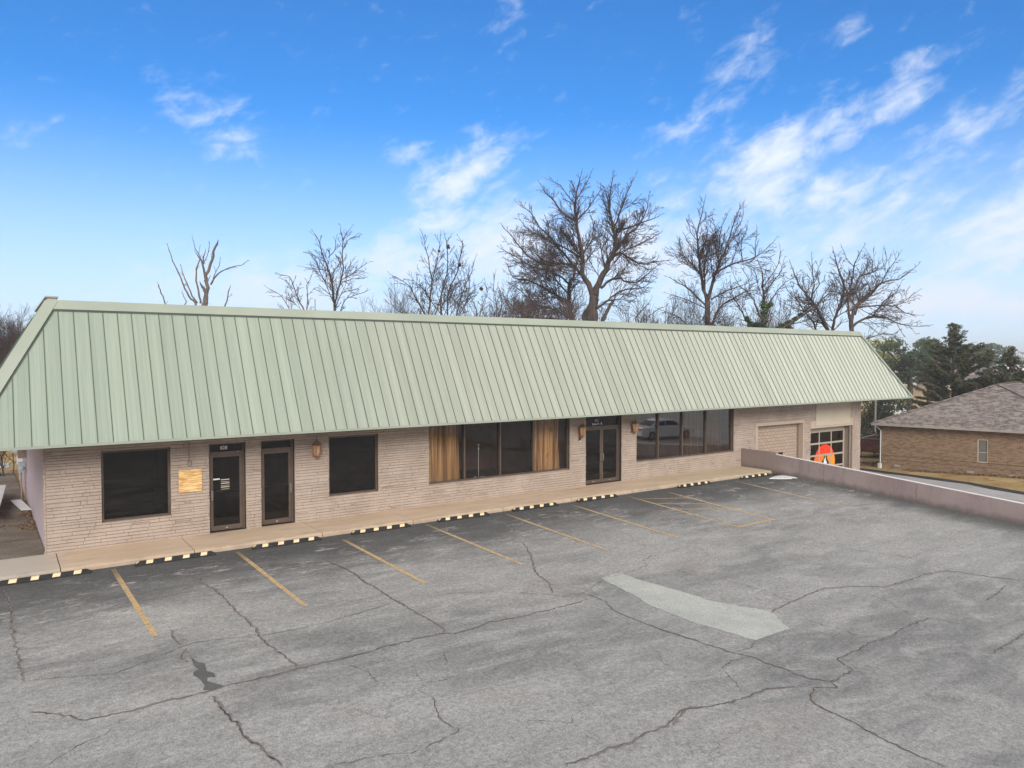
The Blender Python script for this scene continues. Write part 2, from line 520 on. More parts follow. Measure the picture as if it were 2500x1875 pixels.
# shingles
m, t, b, P = new_mat('brown_grey_shingles', .95, .1)
X, Y, Z = t.sep(P)
row = t.math('FLOOR', t.math('MULTIPLY', Z, 17.0))
a_ = t.math('ADD', t.math('MULTIPLY', X, .2175), t.math('MULTIPLY', Y, -.976))
v = t.comb(t.math('MULTIPLY', a_, 2.6), t.math('MULTIPLY', row, 3.17), t.math('MULTIPLY', t.math('ADD', X, Y), .1))
c = t.mix(t.ramp(t.noise(v, 1.0, 3, .7), .36, .64), (.105, .088, .080), (.30, .265, .245))
c = t.mix(t.ramp(t.noise(P, 25, 2), .3, .7, 0, .4), c, (.20, .165, .16))
t.put(b.inputs['Base Color'], c)
M['shingle'] = m

# brown brick of the neighbouring house
m, t, b, P = new_mat('brown_house_brick', .92, .15)
X, Y, Z = t.sep(P)
br = t.node('ShaderNodeTexBrick')
a_ = t.math('ADD', t.math('MULTIPLY', X, .2175), t.math('MULTIPLY', Y, -.976))
t.put(br.inputs['Vector'], t.comb(a_, Z, 0.0))
br.inputs['Scale'].default_value = 1.0
br.inputs['Brick Width'].default_value = .215
br.inputs['Row Height'].default_value = .075
br.inputs['Mortar Size'].default_value = .010
br.inputs['Bias'].default_value = 0.0
t.put(br.inputs['Color1'], (.145, .088, .052)); t.put(br.inputs['Color2'], (.29, .19, .12)); t.put(br.inputs['Mortar'], (.27, .215, .165))
c = t.mix(t.ramp(t.noise(t.vmath('MULTIPLY', P, (1, 1, 3)), 2.2, 5), .45, .8, 0, .4), br.outputs['Color'], (.32, .21, .13))
t.put(b.inputs['Base Color'], c)
bump(t, b, t.math('SUBTRACT', 1.0, br.outputs['Fac']), .5, .008)
M['house_brick'] = m

# old asphalt lot
m, t, b, P = new_mat('old_grey_asphalt', .93, .15)
X, Y, Z = t.sep(P)
big = t.noise(t.vmath('MULTIPLY', P, (.55, 1.0, 1)), .33, 6, .62, .4)
mid = t.noise(t.vmath('MULTIPLY', P, (.45, 1.3, 1)), 1.5, 7, .65, .6)
c = t.mix(t.ramp(big, .36, .62), (.195, .197, .196), (.30, .30, .294))
c = t.mix(t.ramp(mid, .38, .72, 0, .8), c, (.37, .366, .358))
# pinkish worn areas
c = t.mix(t.ramp(t.noise(P, .42, 5, .6), .56, .72, 0, .5), c, (.29, .262, .255))
# dark dirty asphalt by the kerb and along the low wall
wob = t.math('MULTIPLY', t.math('SUBTRACT', t.noise(t.vmath('MULTIPLY', P, (.6, 1, 1)), .9, 5, .6), .5), 3.2)
k1 = t.ramp(t.math('ADD', Y, wob), -6.4, -2.6, 0, .9)
k2 = t.ramp(t.math('ADD', X, t.math('MULTIPLY', wob, .6)), 24.6, 26.4, 0, .8)
c = t.mix(t.math('MAXIMUM', k1, k2), c, (.075, .077, .078))
# pale scuffs in the dark area
sc = t.noise(t.vmath('MULTIPLY', P, (.5, 1.6, 1)), 3.4, 8, .75, .8)
near = t.math('MULTIPLY', t.ramp(Y, -9.0, -4.6), t.ramp(Y, -1.9, -3.2))
pm = t.ramp(t.noise(P, .8, 3, .5), .42, .58)
c = t.mix(t.math('MULTIPLY', t.math('MULTIPLY', t.ramp(sc, .50, .66), near), t.math('MULTIPLY', pm, .85)), c, (.46, .43, .42))
# aggregate grain
g1 = t.noise(P, 13, 5, .85)
g2 = t.noise(P, 40, 3, .85)
c = t.vmath('SCALE', c, t.ramp(t.math('ADD', t.math('MULTIPLY', g1, .5), t.math('MULTIPLY', g2, .5)), .38, .62, .55, 1.45, smooth=False))
# hairline crazing
vo = t.node('ShaderNodeTexVoronoi', feature='DISTANCE_TO_EDGE')
t.put(vo.inputs['Vector'], t.vmath('ADD', P, t.vmath('SCALE', t.noise(P, 1.2, 5, .7, col=True), 1.1)))
vo.inputs['Scale'].default_value = .42
hair = t.math('MULTIPLY', t.ramp(vo.outputs['Distance'], .0, .013, 1, 0), t.ramp(t.noise(P, .7, 3), .46, .62, 0, .35))
c = t.mix(hair, c, (.09, .085, .08))
t.put(b.inputs['Base Color'], c)
bump(t, b, t.math('ADD', g2, g1), .5, .012)
M['asphalt'] = m

M['patch'] = var_mat('pale_asphalt_patch', (.37, .385, .365), (.44, .45, .43), 1.4, .9, .15, fine=35, fine_amt=.28, bmp=.3, bscale=80)
M['crack'] = var_mat('dark_crack', (.06, .052, .048), (.19, .165, .155), 5.0, .95, .1, fine_amt=.4)
M['crack_edge'] = var_mat('ravelled_crack_edge', (.17, .155, .15), (.24, .215, .205), 3.0, .95, .1, fine_amt=.4)
M['stain'] = var_mat('wet_dark_stain', (.085, .085, .085), (.12, .12, .118), 2.0, .6, .3, fine_amt=.25)
# faded yellow line, worn through to asphalt
m, t, b, P = new_mat('faded_yellow_line', .9, .2)
c = t.mix(t.ramp(t.noise(P, 1.2, 5), .35, .7), (.56, .38, .16), (.52, .37, .22))
c = t.mix(t.ramp(t.noise(P, 11, 7, .8), .44, .62, 0, .85), c, (.24, .215, .19))
X, Y, Z = t.sep(P)
c = t.mix(t.ramp(Y, -3.3, -2.1, 0, .75), c, (.12, .10, .07))
t.put(b.inputs['Base Color'], c)
M['line'] = m

# sidewalk
m, t, b, P = new_mat('tan_concrete_walk', .9, .15)
X, Y, Z = t.sep(P)
c = t.mix(t.ramp(t.noise(t.vmath('MULTIPLY', P, (.5, 1.5, 1)), .9, 6, .6), .3, .7), (.55, .42, .30), (.65, .51, .385))
c = t.mix(t.ramp(t.noise(t.vmath('MULTIPLY', P, (.35, 1.6, 1)), 1.1, 6, .65, .5), .55, .74, 0, .75), c, (.30, .25, .21))
c = t.mix(t.ramp(X, .6, -.3, 0, .75), c, (.47, .45, .42))
c = t.mix(t.math('MULTIPLY', t.ramp(X, 18, 24), .4), c, (.46, .42, .28))
k = t.math('ADD', Y, t.math('MULTIPLY', t.noise(P, 2.5, 5), .5))
c = t.mix(t.ramp(k, -1.25, -1.62, 0, .55), c, (.22, .18, .14))
c = t.vmath('SCALE', c, t.ramp(t.noise(P, 50, 2), .3, .7, .9, 1.1))
t.put(b.inputs['Base Color'], c)
bump(t, b, t.noise(P, 30, 4), .3, .005)
M['walk'] = m
M['walk_joint'] = var_mat('walk_joint_dirt', (.10, .075, .055), (.15, .11, .08), 4, .95, .1)
M['alley'] = var_mat('dark_alley_concrete', (.15, .128, .105), (.25, .215, .175), .8, .95, .1, fine=30, fine_amt=.25, stretch=(.8, 1.3, 1))
M['road'] = var_mat('pale_worn_asphalt', (.30, .295, .30), (.40, .39, .39), .9, .9, .15, fine=50, fine_amt=.2, stretch=(1, .4, 1))
M['far_road'] = var_mat('pale_far_road', (.42, .42, .42), (.50, .50, .50), .5, .9, .1)

# dry grass ground
m, t, b, P = new_mat('dry_winter_grass', .95, .1)
X, Y, Z = t.sep(P)
c = t.mix(t.ramp(t.noise(P, .35, 7, .65), .35, .68), (.33, .225, .10), (.47, .355, .185))
c = t.mix(t.ramp(t.noise(P, .9, 6, .7), .52, .66, 0, .8), c, (.22, .115, .05))
c = t.vmath('SCALE', c, t.ramp(t.noise(P, 14, 5, .8), .3, .7, .6, 1.35))
t.put(b.inputs['Base Color'], c)
bump(t, b, t.noise(P, 22, 4, .8), .8, .04)
M['grass'] = m

# ---------------------------------------------------------------- terrain
def sstep(a, b, x):
    t_ = min(1.0, max(0.0, (x - a) / (b - a)))
    return t_ * t_ * (3 - 2 * t_)


def lot_z(x, y):
    return -.12 - .055 * sstep(2, 22, x) * min(28, max(0, -y - 1.9))


def drive_z(y):
    return -1.62 - .03 * min(12, max(-40, y))


def ground_z(x, y):
    if x < 26.72:
        z = lot_z(x, y) - .08 if y < 0 else -.05 - .0 * y
        far = sstep(45, 130, y)
        z = z * (1 - far) + far * (-2.5)
        if y > 15:
            k_ = sstep(4, 30, x) * sstep(15, 40, y)
            z = z * (1 - k_) + k_ * -3.0
        return z
    z = drive_z(y) - .03
    t_ = max(y, x - 50)
    f = sstep(7, 60, t_)
    if y < -12:
        f = 0
    return z * (1 - f) + f * (-3.75)


def axis_vals(segs):
    out = []
    for a, b_, st in segs:
        n = max(1, int(round((b_ - a) / st)))
        out += [a + (b_ - a) * k / n for k in range(n)]
    out.append(segs[-1][1])
    return out


g_ = MB()
xs = axis_vals([(-1500, -300, 200), (-300, -60, 40), (-60, -4, 8), (-4, 26.68, 2.2), (26.68, 26.76, .08), (26.76, 60, 2.2), (60, 200, 10), (200, 500, 50), (500, 2500, 250)])
ys = axis_vals([(-600, -60, 90), (-60, 0, 3), (0, 24, 2), (24, 130, 6), (130, 400, 45), (400, 2500, 300)])
for x in xs:
    for y in ys:
        g_.v.append((x, y, ground_z(x, y)))
ny = len(ys)
for i in range(len(xs) - 1):
    for j in range(ny - 1):
        g_.f.append((i * ny + j, (i + 1) * ny + j, (i + 1) * ny + j + 1, i * ny + j + 1))
tag(g_.build('ground', M['grass']), kind='structure')

# parking lot sheet (falls gently towards the street)
p_ = MB()
xs = axis_vals([(-30, 0, 3), (0, 26.62, 1.0)])
ys = axis_vals([(-46, -16, 3), (-16, -1.66, .7)])
for x in xs:
    for y in ys:
        p_.v.append((x, y, lot_z(x, y)))
ny = len(ys)
for i in range(len(xs) - 1):
    for j in range(ny - 1):
        p_.f.append((i * ny + j, (i + 1) * ny + j, (i + 1) * ny + j + 1, i * ny + j + 1))
lot = tag(p_.build('parking_lot', M['asphalt'], smooth=True), kind='structure')


def drape(pts, lift):
    return [(x, y, lot_z(x, y) + lift) for x, y in pts]


def strip(mb, a, b_, w_, lift):
    n = max(2, int(hypot(b_[0] - a[0], b_[1] - a[1]) / .5))
    dx_, dy_ = b_[0] - a[0], b_[1] - a[1]
    L = hypot(dx_, dy_); nx, ny_ = -dy_ / L * w_ / 2, dx_ / L * w_ / 2
    for k in range(n):
        q = [(a[0] + dx_ * t_ / n, a[1] + dy_ * t_ / n) for t_ in (k, k + 1)]
        mb.quad(*drape([(q[0][0] - nx, q[0][1] - ny_), (q[1][0] - nx, q[1][1] - ny_), (q[1][0] + nx, q[1][1] + ny_), (q[0][0] + nx, q[0][1] + ny_)], lift))


# painted bay lines
for (a, b_) in [((1.23, -1.95), (1.31, -7.13)), ((4.03, -2.0), (4.06, -7.07)), ((6.75, -2.3), (6.79, -6.98)), ((9.5, -1.97), (9.53, -6.89)), ((12.3, -2.1), (12.3, -6.85)),
                ((15.0, -2.1), (15.06, -6.81)), ((17.65, -2.04), (17.74, -6.91)), ((19.5, -2.3), (19.6, -6.83)), ((23.58, -2.14), (23.54, -6.87)),
                ((17.80, -6.84), (19.66, -6.72))]:
    q = MB(); strip(q, a, b_, .105, .005); q.build('bay_line', M['line'], lot)
for (a, b_) in [((17.76, -2.6), (19.45, -3.3)), ((17.78, -3.4), (19.45, -4.3)), ((17.78, -4.3), (19.5, -5.12))]:
    q = MB(); strip(q, a, b_, .07, .0055); q.build('bay_line', M['line'], lot)

patch = [(10.46, -8.69), (10.9, -8.56), (11.16, -8.59), (11.23, -9.32), (11.48, -10.65), (11.48, -10.99), (11.85, -11.63), (12.1, -12.0), (12.03, -12.2), (11.57, -12.87), (10.42, -12.99), (10.13, -11.82), (10.09, -10.78), (10.32, -9.72)]
patch = [(a[0] + (b_[0] - a[0]) * t_ / 6 + random.Random(int(a[0] * 977 + t_)).uniform(-.03, .03), a[1] + (b_[1] - a[1]) * t_ / 6 + random.Random(int(a[1] * 613 + t_)).uniform(-.03, .03)) for a, b_ in zip(patch, patch[1:] + patch[:1]) for t_ in range(6)]
ctr = (11.0, -11.2)
q = MB()
for k in range(len(patch)):
    q.poly(*drape([ctr, patch[k - 1], patch[k]], .005))
q.build('asphalt_patch', M['patch'], lot)
st_ = [(1.63, -8.46), (1.68, -8.75), (1.76, -8.88), (1.72, -9.2), (1.8, -9.37), (1.78, -9.51), (1.68, -9.44), (1.64, -9.59), (1.76, -9.81), (1.81, -9.91), (1.63, -9.96), (1.52, -9.88), (1.58, -9.72), (1.57, -9.47), (1.52, -9.25), (1.54, -9.12), (1.63, -9.06), (1.6, -8.89)]
q = MB(); q.poly(*drape(st_, .006)); q.build('wet_stain', M['stain'], lot)

CRACKS = [
 (1.6, [(-0.92,-2.39),(-0.83,-3.07),(-0.78,-4.31),(-0.78,-5.07),(-0.76,-5.87),(-0.73,-6.53),(-0.7,-7.29),(-0.66,-7.99)]),
 (0.8, [(-0.96,-7.34),(-0.73,-7.35)]),
 (1, [(-0.66,-7.99),(-0.32,-8.13),(0.06,-8.28),(0.33,-8.4),(0.5,-8.5),(0.7,-8.39),(0.93,-8.3),(1.22,-8.14),(1.57,-7.93),(1.8,-7.84),(2.24,-7.96),(2.8,-8.15),(3.56,-8.22),(4.43,-8.11),(4.93,-7.98)]),
 (0.8, [(-0.96,-8.36),(-0.67,-8.09)]),
 (1.5, [(1.57,-6.86),(1.56,-7.39),(1.6,-7.84)]),
 (1.5, [(2.83,-3.75),(2.64,-4.23),(2.81,-4.85),(2.85,-5.55),(2.82,-6.52),(2.87,-7.23),(2.88,-7.86),(2.81,-8.16),(2.85,-8.75),(2.92,-9.35),(2.97,-9.91)]),
 (0.7, [(2.83,-3.75),(3.57,-3.78),(4.27,-3.75),(5.56,-3.91),(6.0,-3.55)]),
 (1.2, [(5.6,-3.93),(5.72,-4.8),(5.78,-5.57),(5.67,-6.1),(5.7,-6.42)]),
 (1.4, [(-0.63,-9.21),(-0.35,-9.47),(-0.15,-9.72),(-0.01,-9.94),(0.37,-9.97),(0.69,-9.98),(1.02,-9.93),(1.35,-9.97),(1.58,-9.97),(1.9,-9.91),(2.19,-9.94),(2.54,-9.96),(2.97,-9.91),(3.47,-9.93),(4.14,-9.95)]),
 (2.2, [(1.58,-10.16),(1.6,-10.67),(1.62,-11.04),(1.66,-11.4),(1.67,-11.72),(1.76,-11.98),(1.77,-12.23),(1.83,-12.44),(1.83,-12.62)]),
 (0.8, [(-0.55,-10.99),(-0.27,-10.74),(-0.04,-10.58),(0.2,-10.49),(0.43,-10.16)]),
 (0.6, [(0.15,-8.83),(0.49,-8.54)]),
 (0.8, [(2.39,-12.98),(2.78,-13.02)]),
 (3, [(1.64,-8.04),(1.53,-8.27),(1.5,-8.5),(1.54,-8.69)]),
 (0.6, [(0.05,-4.89),(0.67,-4.91),(1.28,-4.78),(1.95,-4.53),(2.57,-4.4)]),
 (1.5, [(5.58,-4.26),(5.71,-4.69),(5.76,-5.38),(5.71,-5.89),(5.72,-6.49),(5.71,-7.04),(5.71,-7.68),(5.73,-8.54),(5.76,-9.16),(5.75,-9.68),(5.62,-9.85)]),
 (0.9, [(4.1,-8.16),(4.47,-8.07),(4.88,-8.0),(5.66,-7.78)]),
 (1.3, [(3.43,-9.94),(3.9,-9.92),(4.66,-9.85),(5.2,-9.82),(5.62,-9.85),(5.8,-9.96),(6.17,-9.94),(6.68,-9.78),(7.13,-9.84),(7.96,-9.82),(8.5,-9.78),(9.2,-9.69)]),
 (1, [(6.42,-7.94),(6.92,-7.92),(7.31,-8.09),(7.78,-8.28),(8.18,-8.64),(8.6,-8.97),(8.97,-9.31),(9.36,-9.33),(9.87,-9.08),(10.45,-8.76),(11.05,-8.68),(11.56,-8.6),(12.16,-8.44),(12.48,-8.04),(12.94,-7.85),(13.69,-7.79),(14.36,-7.62)]),
 (1.4, [(10.77,-5.08),(10.55,-5.65),(10.12,-6.42),(9.56,-7.28),(9.3,-7.83),(9.17,-8.41),(8.81,-9.02)]),
 (1.2, [(9.42,-9.43),(9.43,-9.75),(9.4,-10.04),(9.21,-10.41),(9.18,-10.73),(9.2,-11.12),(9.25,-11.56),(9.3,-12.03),(9.4,-12.46)]),
 (0.9, [(12.16,-8.44),(12.34,-8.78),(12.6,-9.14),(12.77,-9.52)]),
 (0.9, [(3.65,-9.96),(3.71,-10.36),(3.82,-10.7),(3.78,-11.04),(3.83,-11.28)]),
 (0.6, [(5.26,-10.45),(5.08,-10.93),(4.83,-11.24)]),
 (0.8, [(4.48,-10.98),(4.35,-11.45)]),
 (1, [(4.17,-11.67),(4.24,-11.85),(4.16,-12.19),(4.01,-12.57),(4.0,-12.76),(4.08,-13.01),(4.03,-13.08),(3.63,-13.16),(3.29,-13.22),(2.87,-13.05),(2.49,-12.96),(2.28,-12.95)]),
 (0.8, [(4.95,-13.31),(5.21,-13.5),(5.47,-13.7),(5.57,-13.56),(5.88,-13.48)]),
 (0.7, [(5.47,-13.7),(5.42,-14.02),(5.41,-14.42)]),
 (1.5, [(4.68,-14.52),(4.96,-14.5),(5.17,-14.51),(5.45,-14.45),(5.82,-14.52),(6.11,-14.44),(6.5,-14.46),(6.88,-14.29),(7.12,-14.23),(7.36,-14.25)]),
 (0.8, [(4.52,-13.5),(4.51,-13.7)]),
 (0.5, [(4.29,-11.55),(4.67,-11.58),(5.06,-11.54)]),
 (1.2, [(9.24,-11.6),(9.35,-12.18),(9.46,-12.82),(9.57,-13.21),(9.69,-13.45),(9.7,-13.8),(9.74,-14.11),(10.01,-14.3)]),
 (1.5, [(6.6,-14.5),(6.81,-14.35),(7.11,-14.24),(7.38,-14.3),(7.78,-14.4),(8.26,-14.43),(8.7,-14.39),(9.13,-14.51),(9.31,-14.6)]),
 (0.9, [(10.4,-12.99),(10.08,-13.15),(9.63,-13.19)]),
 (0.9, [(9.62,-13.41),(9.22,-13.37),(8.81,-13.53),(8.61,-13.86),(8.43,-14.17),(8.25,-14.36)]),
 (1.5, [(9.71,-14.14),(9.75,-14.47),(9.9,-14.63),(9.95,-14.74),(10.4,-14.7),(10.76,-14.64),(10.87,-14.41),(11.0,-14.22),(11.47,-14.19),(12.19,-14.08),(12.65,-14.07),(13.35,-14.01),(14.29,-13.87),(15.0,-13.87)]),
 (1.5, [(9.95,-14.74),(9.87,-14.91),(9.48,-14.74),(9.17,-14.9),(9.01,-15.05),(8.96,-15.25),(8.95,-15.54),(8.92,-15.85),(8.84,-16.13),(8.81,-16.44),(8.8,-16.72),(8.84,-17.01)]),
 (0.8, [(12.25,-12.54),(12.4,-13.01),(12.49,-13.48),(12.51,-14.0)]),
 (0.9, [(15.31,-12.4),(15.22,-12.82),(14.91,-13.3),(14.83,-13.68),(14.99,-13.89),(15.2,-14.36),(15.24,-14.81),(15.34,-15.22)]),
 (1.2, [(12.07,-12.1),(12.93,-11.91),(13.62,-11.79),(14.7,-11.63),(15.58,-11.9),(16.14,-12.24),(17.21,-12.24),(18.19,-12.18),(18.98,-12.25),(19.35,-12.52),(19.61,-13.04),(20.17,-13.66)]),
 (0.7, [(12.91,-9.94),(13.11,-10.56),(13.23,-11.06),(13.14,-11.49),(13.15,-11.89)]),
 (1.4, [(19.27,-13.62),(18.23,-13.8),(17.46,-13.89)]),
 (1.2, [(15.87,-15.27),(14.82,-15.36),(13.98,-15.42)]),
 (0.8, [(17.69,-6.79),(18.15,-7.55),(18.53,-8.4),(18.56,-9.25),(18.68,-10.0),(18.9,-10.39),(19.42,-11.11),(19.27,-12.07)]),
 (1, [(17.92,-5.62),(17.81,-6.08),(17.73,-6.76)]),
 (0.7, [(15.26,-6.68),(16.43,-6.81),(17.37,-6.71)]),
 (0.7, [(14.95,-11.75),(15.56,-11.82)]),
 (0.5, [(19.24,-11.2),(20.79,-11.06),(21.93,-11.08)]),
]

rc = random.Random(5)


def wiggle(pts, step=.07, amp=.017):
    out = []
    for (a, b_) in zip(pts[:-1], pts[1:]):
        L = hypot(b_[0] - a[0], b_[1] - a[1])
        n = max(1, int(L / step))
        for k in range(n):
            t_ = k / n
            j = amp * (0 if k == 0 else 1)
            out.append((a[0] + (b_[0] - a[0]) * t_ + rc.gauss(0, j), a[1] + (b_[1] - a[1]) * t_ + rc.gauss(0, j)))
    out.append(pts[-1])
    return out


def ribbon(mb, pts, wid, lift, jit=.5):
    P_ = []
    for k, (x, y) in enumerate(pts):
        a = pts[max(0, k - 1)]; b_ = pts[min(len(pts) - 1, k + 1)]
        dx_, dy_ = b_[0] - a[0], b_[1] - a[1]; L = hypot(dx_, dy_) or 1
        e = min(1, (k + .4) / 3, (len(pts) - k - .6) / 3)
        h = wid / 2 * e * (1 + rc.uniform(-jit, jit))
        P_.append(((x - dy_ / L * h, y + dx_ / L * h), (x + dy_ / L * h, y - dx_ / L * h)))
    for k in range(len(P_) - 1):
        if rc.random() < .04: continue
        mb.quad(*drape([P_[k][0], P_[k][1], P_[k + 1][1], P_[k + 1][0]], lift))


for (wd, pts) in CRACKS:
    pts = wiggle(pts)
    q = MB(); ribbon(q, pts, .0085 * wd + .002, .008, .9)
    cr = q.build('crack', M['crack'], lot)
    if wd >= 1.2:
        q = MB(); ribbon(q, [(x + .012, y - .006) for x, y in pts],   .020 * wd, .0065, 1.0)
        q.build('crack_edge', M['crack_edge'], cr, world_space=False)

# sidewalk slabs with open joints
wk = MB(); wk.box(-4.2, 26.5, -1.60, -.02, -.35, -.02)
walk_base = tag(wk.build('sidewalk', M['walk_joint']), kind='structure')
js = [-4.2, -2.4, .19, 3.07, 6.4, 9.2, 12.45, 15.3, 18.2, 21.2, 24.0, 26.5]
for a, b_ in zip(js[:-1], js[1:]):
    q = MB(); z0 = 0.0
    # slab with a worn rounded kerb edge
    q.prism([(-1.72, -.34), (-.004, -.34), (-.004, 0), (-1.66, 0), (-1.705, -.018), (-1.72, -.05)], 'x', a + .011, b_ - .011)
    q.build('concrete_slab', M['walk'], walk_base)

# alley on the left side of the building
q = MB(); q.quad((-4.6, -.03, -.012), (-.01, -.03, -.012), (-.45, 16.4, -.012), (-4.6, 16.9, -.012))
alley = tag(q.build('side_path', M['alley']), kind='structure')
for y in (2.1, 4.3, 6.6, 8.9, 11.2, 13.6):
    q = MB(); q.quad((-4.6, y, -.007), (-.02 - .02 * y, y + .02, -.007), (-.02 - .02 * y, y + .05, -.007), (-4.6, y + .03, -.007)); q.build('path_joint', M['walk_joint'], alley)
q = MB(); q.quad((-40, 18.2, -.02), (-.6, 18.4, -.02), (-.6, 20.3, -.02), (-40, 20.6, -.02)); tag(q.build('back_road', M['far_road']), kind='structure')

# driveway to the garage and the street beyond
CURB = [(41.9, 12.0), (41.35, 4.0), (40.85, 1.8), (40.35, -.6), (39.55, -4.0), (38.05, -7.0), (36.6, -12.5)]
q = MB()
ysd = [12, 9, 6, 4, 3, 1.8, .6, -.6, -1.8, -3, -4, -5.5, -7.2, -9, -11, -12.5]


def curb_x(y):
    for (a, b_) in zip(CURB[:-1], CURB[1:]):
        if b_[1] <= y <= a[1]:
            t_ = (y - b_[1]) / (a[1] - b_[1]); return b_[0] + (a[0] - b_[0]) * t_
    return CURB[-1][0]


for y0, y1 in zip(ysd[:-1], ysd[1:]):
    q.quad((26.76, y1, drive_z(y1)), (curb_x(y1), y1, drive_z(y1)), (curb_x(y0), y0, drive_z(y0)), (26.76, y0, drive_z(y0)))
drive = tag(q.build('driveway', M['road']), kind='structure')
q = MB()
for y0, y1 in zip(ysd[:-1], ysd[1:]):
    w0 = .42 + .1 * sin(y0 * 2.1); w1 = .42 + .1 * sin(y1 * 2.1)
    q.quad((curb_x(y1) - w1, y1, drive_z(y1) + .006), (curb_x(y1) + .12, y1, drive_z(y1) + .05), (curb_x(y0) + .12, y0, drive_z(y0) + .05), (curb_x(y0) - w0, y0, drive_z(y0) + .006))
q.build('tar_edge', M['paving_edge'], drive)
q = MB()
ys2 = [-12.5, -16, -20, -25, -30, -36, -42]
for y0, y1 in zip(ys2[:-1], ys2[1:]):
    q.quad((26.76, y1, drive_z(y1)), (120, y1, drive_z(y1)), (120, y0, drive_z(y0)), (26.76, y0, drive_z(y0)))
tag(q.build('street', M['road']), kind='structure')

# ---------------------------------------------------------------- building
BL = thing('commercial_building', (18.2, 7.5, 0), 'long single storey painted brick building with a green metal mansard roof', 'building')


def sub_rects(rects, hole):
    hx0, hx1, hz0, hz1 = hole
    out = []
    for (x0, x1, z0, z1) in rects:
        if hx0 >= x1 or hx1 <= x0 or hz0 >= z1 or hz1 <= z0:
            out.append((x0, x1, z0, z1)); continue
        if hx0 > x0: out.append((x0, hx0, z0, z1))
        if hx1 < x1: out.append((hx1, x1, z0, z1))
        a = max(x0, hx0); b_ = min(x1, hx1)
        if hz0 > z0: out.append((a, b_, z0, hz0))
        if hz1 < z1: out.append((a, b_, hz1, z1))
    return out


WTOP = 2.80
HOLES = [(1.21, 2.84, .62, 2.46), (3.82, 4.80, 0.0, 2.47), (5.23, 6.20, 0.0, 2.47), (7.25, 8.86, .65, 2.47),
         (10.66, 16.63, .68, 2.80), (17.41, 19.27, 0.0, 2.80), (20.08, 26.10, .68, 2.80),
         (27.63, 31.37, -1.8, 1.88), (31.94, 35.66, -1.8, 1.78), (32.33, 35.36, 1.5, 2.80)]
rects = [(0, 26.9, -.3, WTOP), (26.9, 36.4, -1.8, WTOP)]
for h in HOLES[:-1]:
    rects = sub_rects(rects, h)
q = MB()
for (x0, x1, z0, z1) in rects:
    q.box(x0, x1, .012, .24, z0, z1)
core = q.build('wall', M['mortar'], BL)
# individual ledge bricks
rb = random.Random(11)
q = MB()


def brick(x0, x1, z0, z1):
    x0 += .0025; x1 -= .0025; z0 += .0055; z1 -= .0055
    if x1 - x0 < .02 or z1 - z0 < .018: return
    d_ = rb.uniform(.006, .030)
    bv = .005
    i = len(q.v)
    j = [rb.uniform(-.005, .005) for _ in range(4)]
    s1 = rb.uniform(-.004, .004)
    q.v += [(x0, .02, z0), (x1, .02, z0 + s1), (x1, .02, z1), (x0, .02, z1 + s1),
            (x0, -d_ + bv, z0), (x1, -d_ + bv, z0 + s1), (x1, -d_ + bv, z1), (x0, -d_ + bv, z1 + s1),
            (x0 + bv, -d_ + j[0], z0 + bv), (x1 - bv, -d_ + j[1], z0 + bv + s1), (x1 - bv, -d_ + j[2], z1 - bv), (x0 + bv, -d_ + j[3], z1 - bv + s1)]
    for f in ((0, 1, 5, 4), (1, 2, 6, 5), (2, 3, 7, 6), (3, 0, 4, 7), (4, 5, 9, 8), (5, 6, 10, 9), (6, 7, 11, 10), (7, 4, 8, 11), (8, 9, 10, 11)):
        q.f.append(tuple(i + k for k in f))


zc = -1.8
while zc < WTOP - .01:
    h = rb.choice((.065, .075, .085, .085, .10, .11))
    z1 = min(WTOP, zc + h)
    xst = 0.0 if zc >= -.3 else 26.9
    x = xst
    while x < 36.4:
        L = rb.choice((.14, .3, .4, .5, .65, .85))
        L *= rb.uniform(.8, 1.2)
        x1 = min(36.4, x + L)
        if 36.4 - x1 < .06: x1 = 36.4
        rs = [(x, x1, zc, z1)]
        if rb.random() < .10 and h <= .10 and L < .45:       # a brick of two thin courses
            zm = (zc + z1) / 2
            rs = [(x, x1, zc, zm), (x, x1, zm, z1)]
        for hh in HOLES:
            rs = sub_rects(rs, hh)
        for r_ in rs: brick(*r_)
        x = x1
    zc = z1
# toothed corner returns at the left corner and ends of the openings
q.build('ledge_bricks', M['paint_brick'], core)
q = MB()
zc = -.3
while zc < 2.8:
    h = rb.choice((.085, .10, .125)); q.box(-.035 - rb.uniform(0, .02), -.003, .0, .09 + rb.uniform(0, .05), zc + .005, zc + h - .005); zc += h
q.build('corner_bricks', M['paint_brick'], core)
# side walls, back wall
q = MB(); q.prism([(0, .015), (.24, .25), (.24, 14.9), (-.30, 14.9)], 'z', -.3, 2.8)
q.build('side_wall', M['side_wall'], BL)
q = MB(); q.box(36.16, 36.39, .25, 14.9, -2.2, 2.8); q.build('right_side_wall', M['smooth_paint'], BL)
q = MB(); q.box(.24, 36.16, 14.7, 14.9, -2.2, 2.8); q.build('rear_wall', M['smooth_paint'], BL)
# interior
q = MB(); q.quad((.25, .25, -.02), (26.9, .25, -.02), (26.9, 6, -.02), (.25, 6, -.02)); q.build('room_floor', M['room_floor'], BL)
q = MB(); q.box(.25, 36.1, 6, 6.1, -1.8, 2.8)
for x in (3.4, 5.0, 6.9, 10.3, 17.0, 19.7, 26.9, 31.6): q.box(x - .05, x + .05, .25, 6, -1.8, 2.8)
q.quad((.25, .25, 2.78), (.25, 6, 2.78), (36.1, 6, 2.78), (36.1, .25, 2.78))
q.quad((26.95, .25, -1.75), (36.1, .25, -1.75), (36.1, 6, -1.75), (26.95, 6, -1.75))
q.build('room_partition', M['interior'], BL)

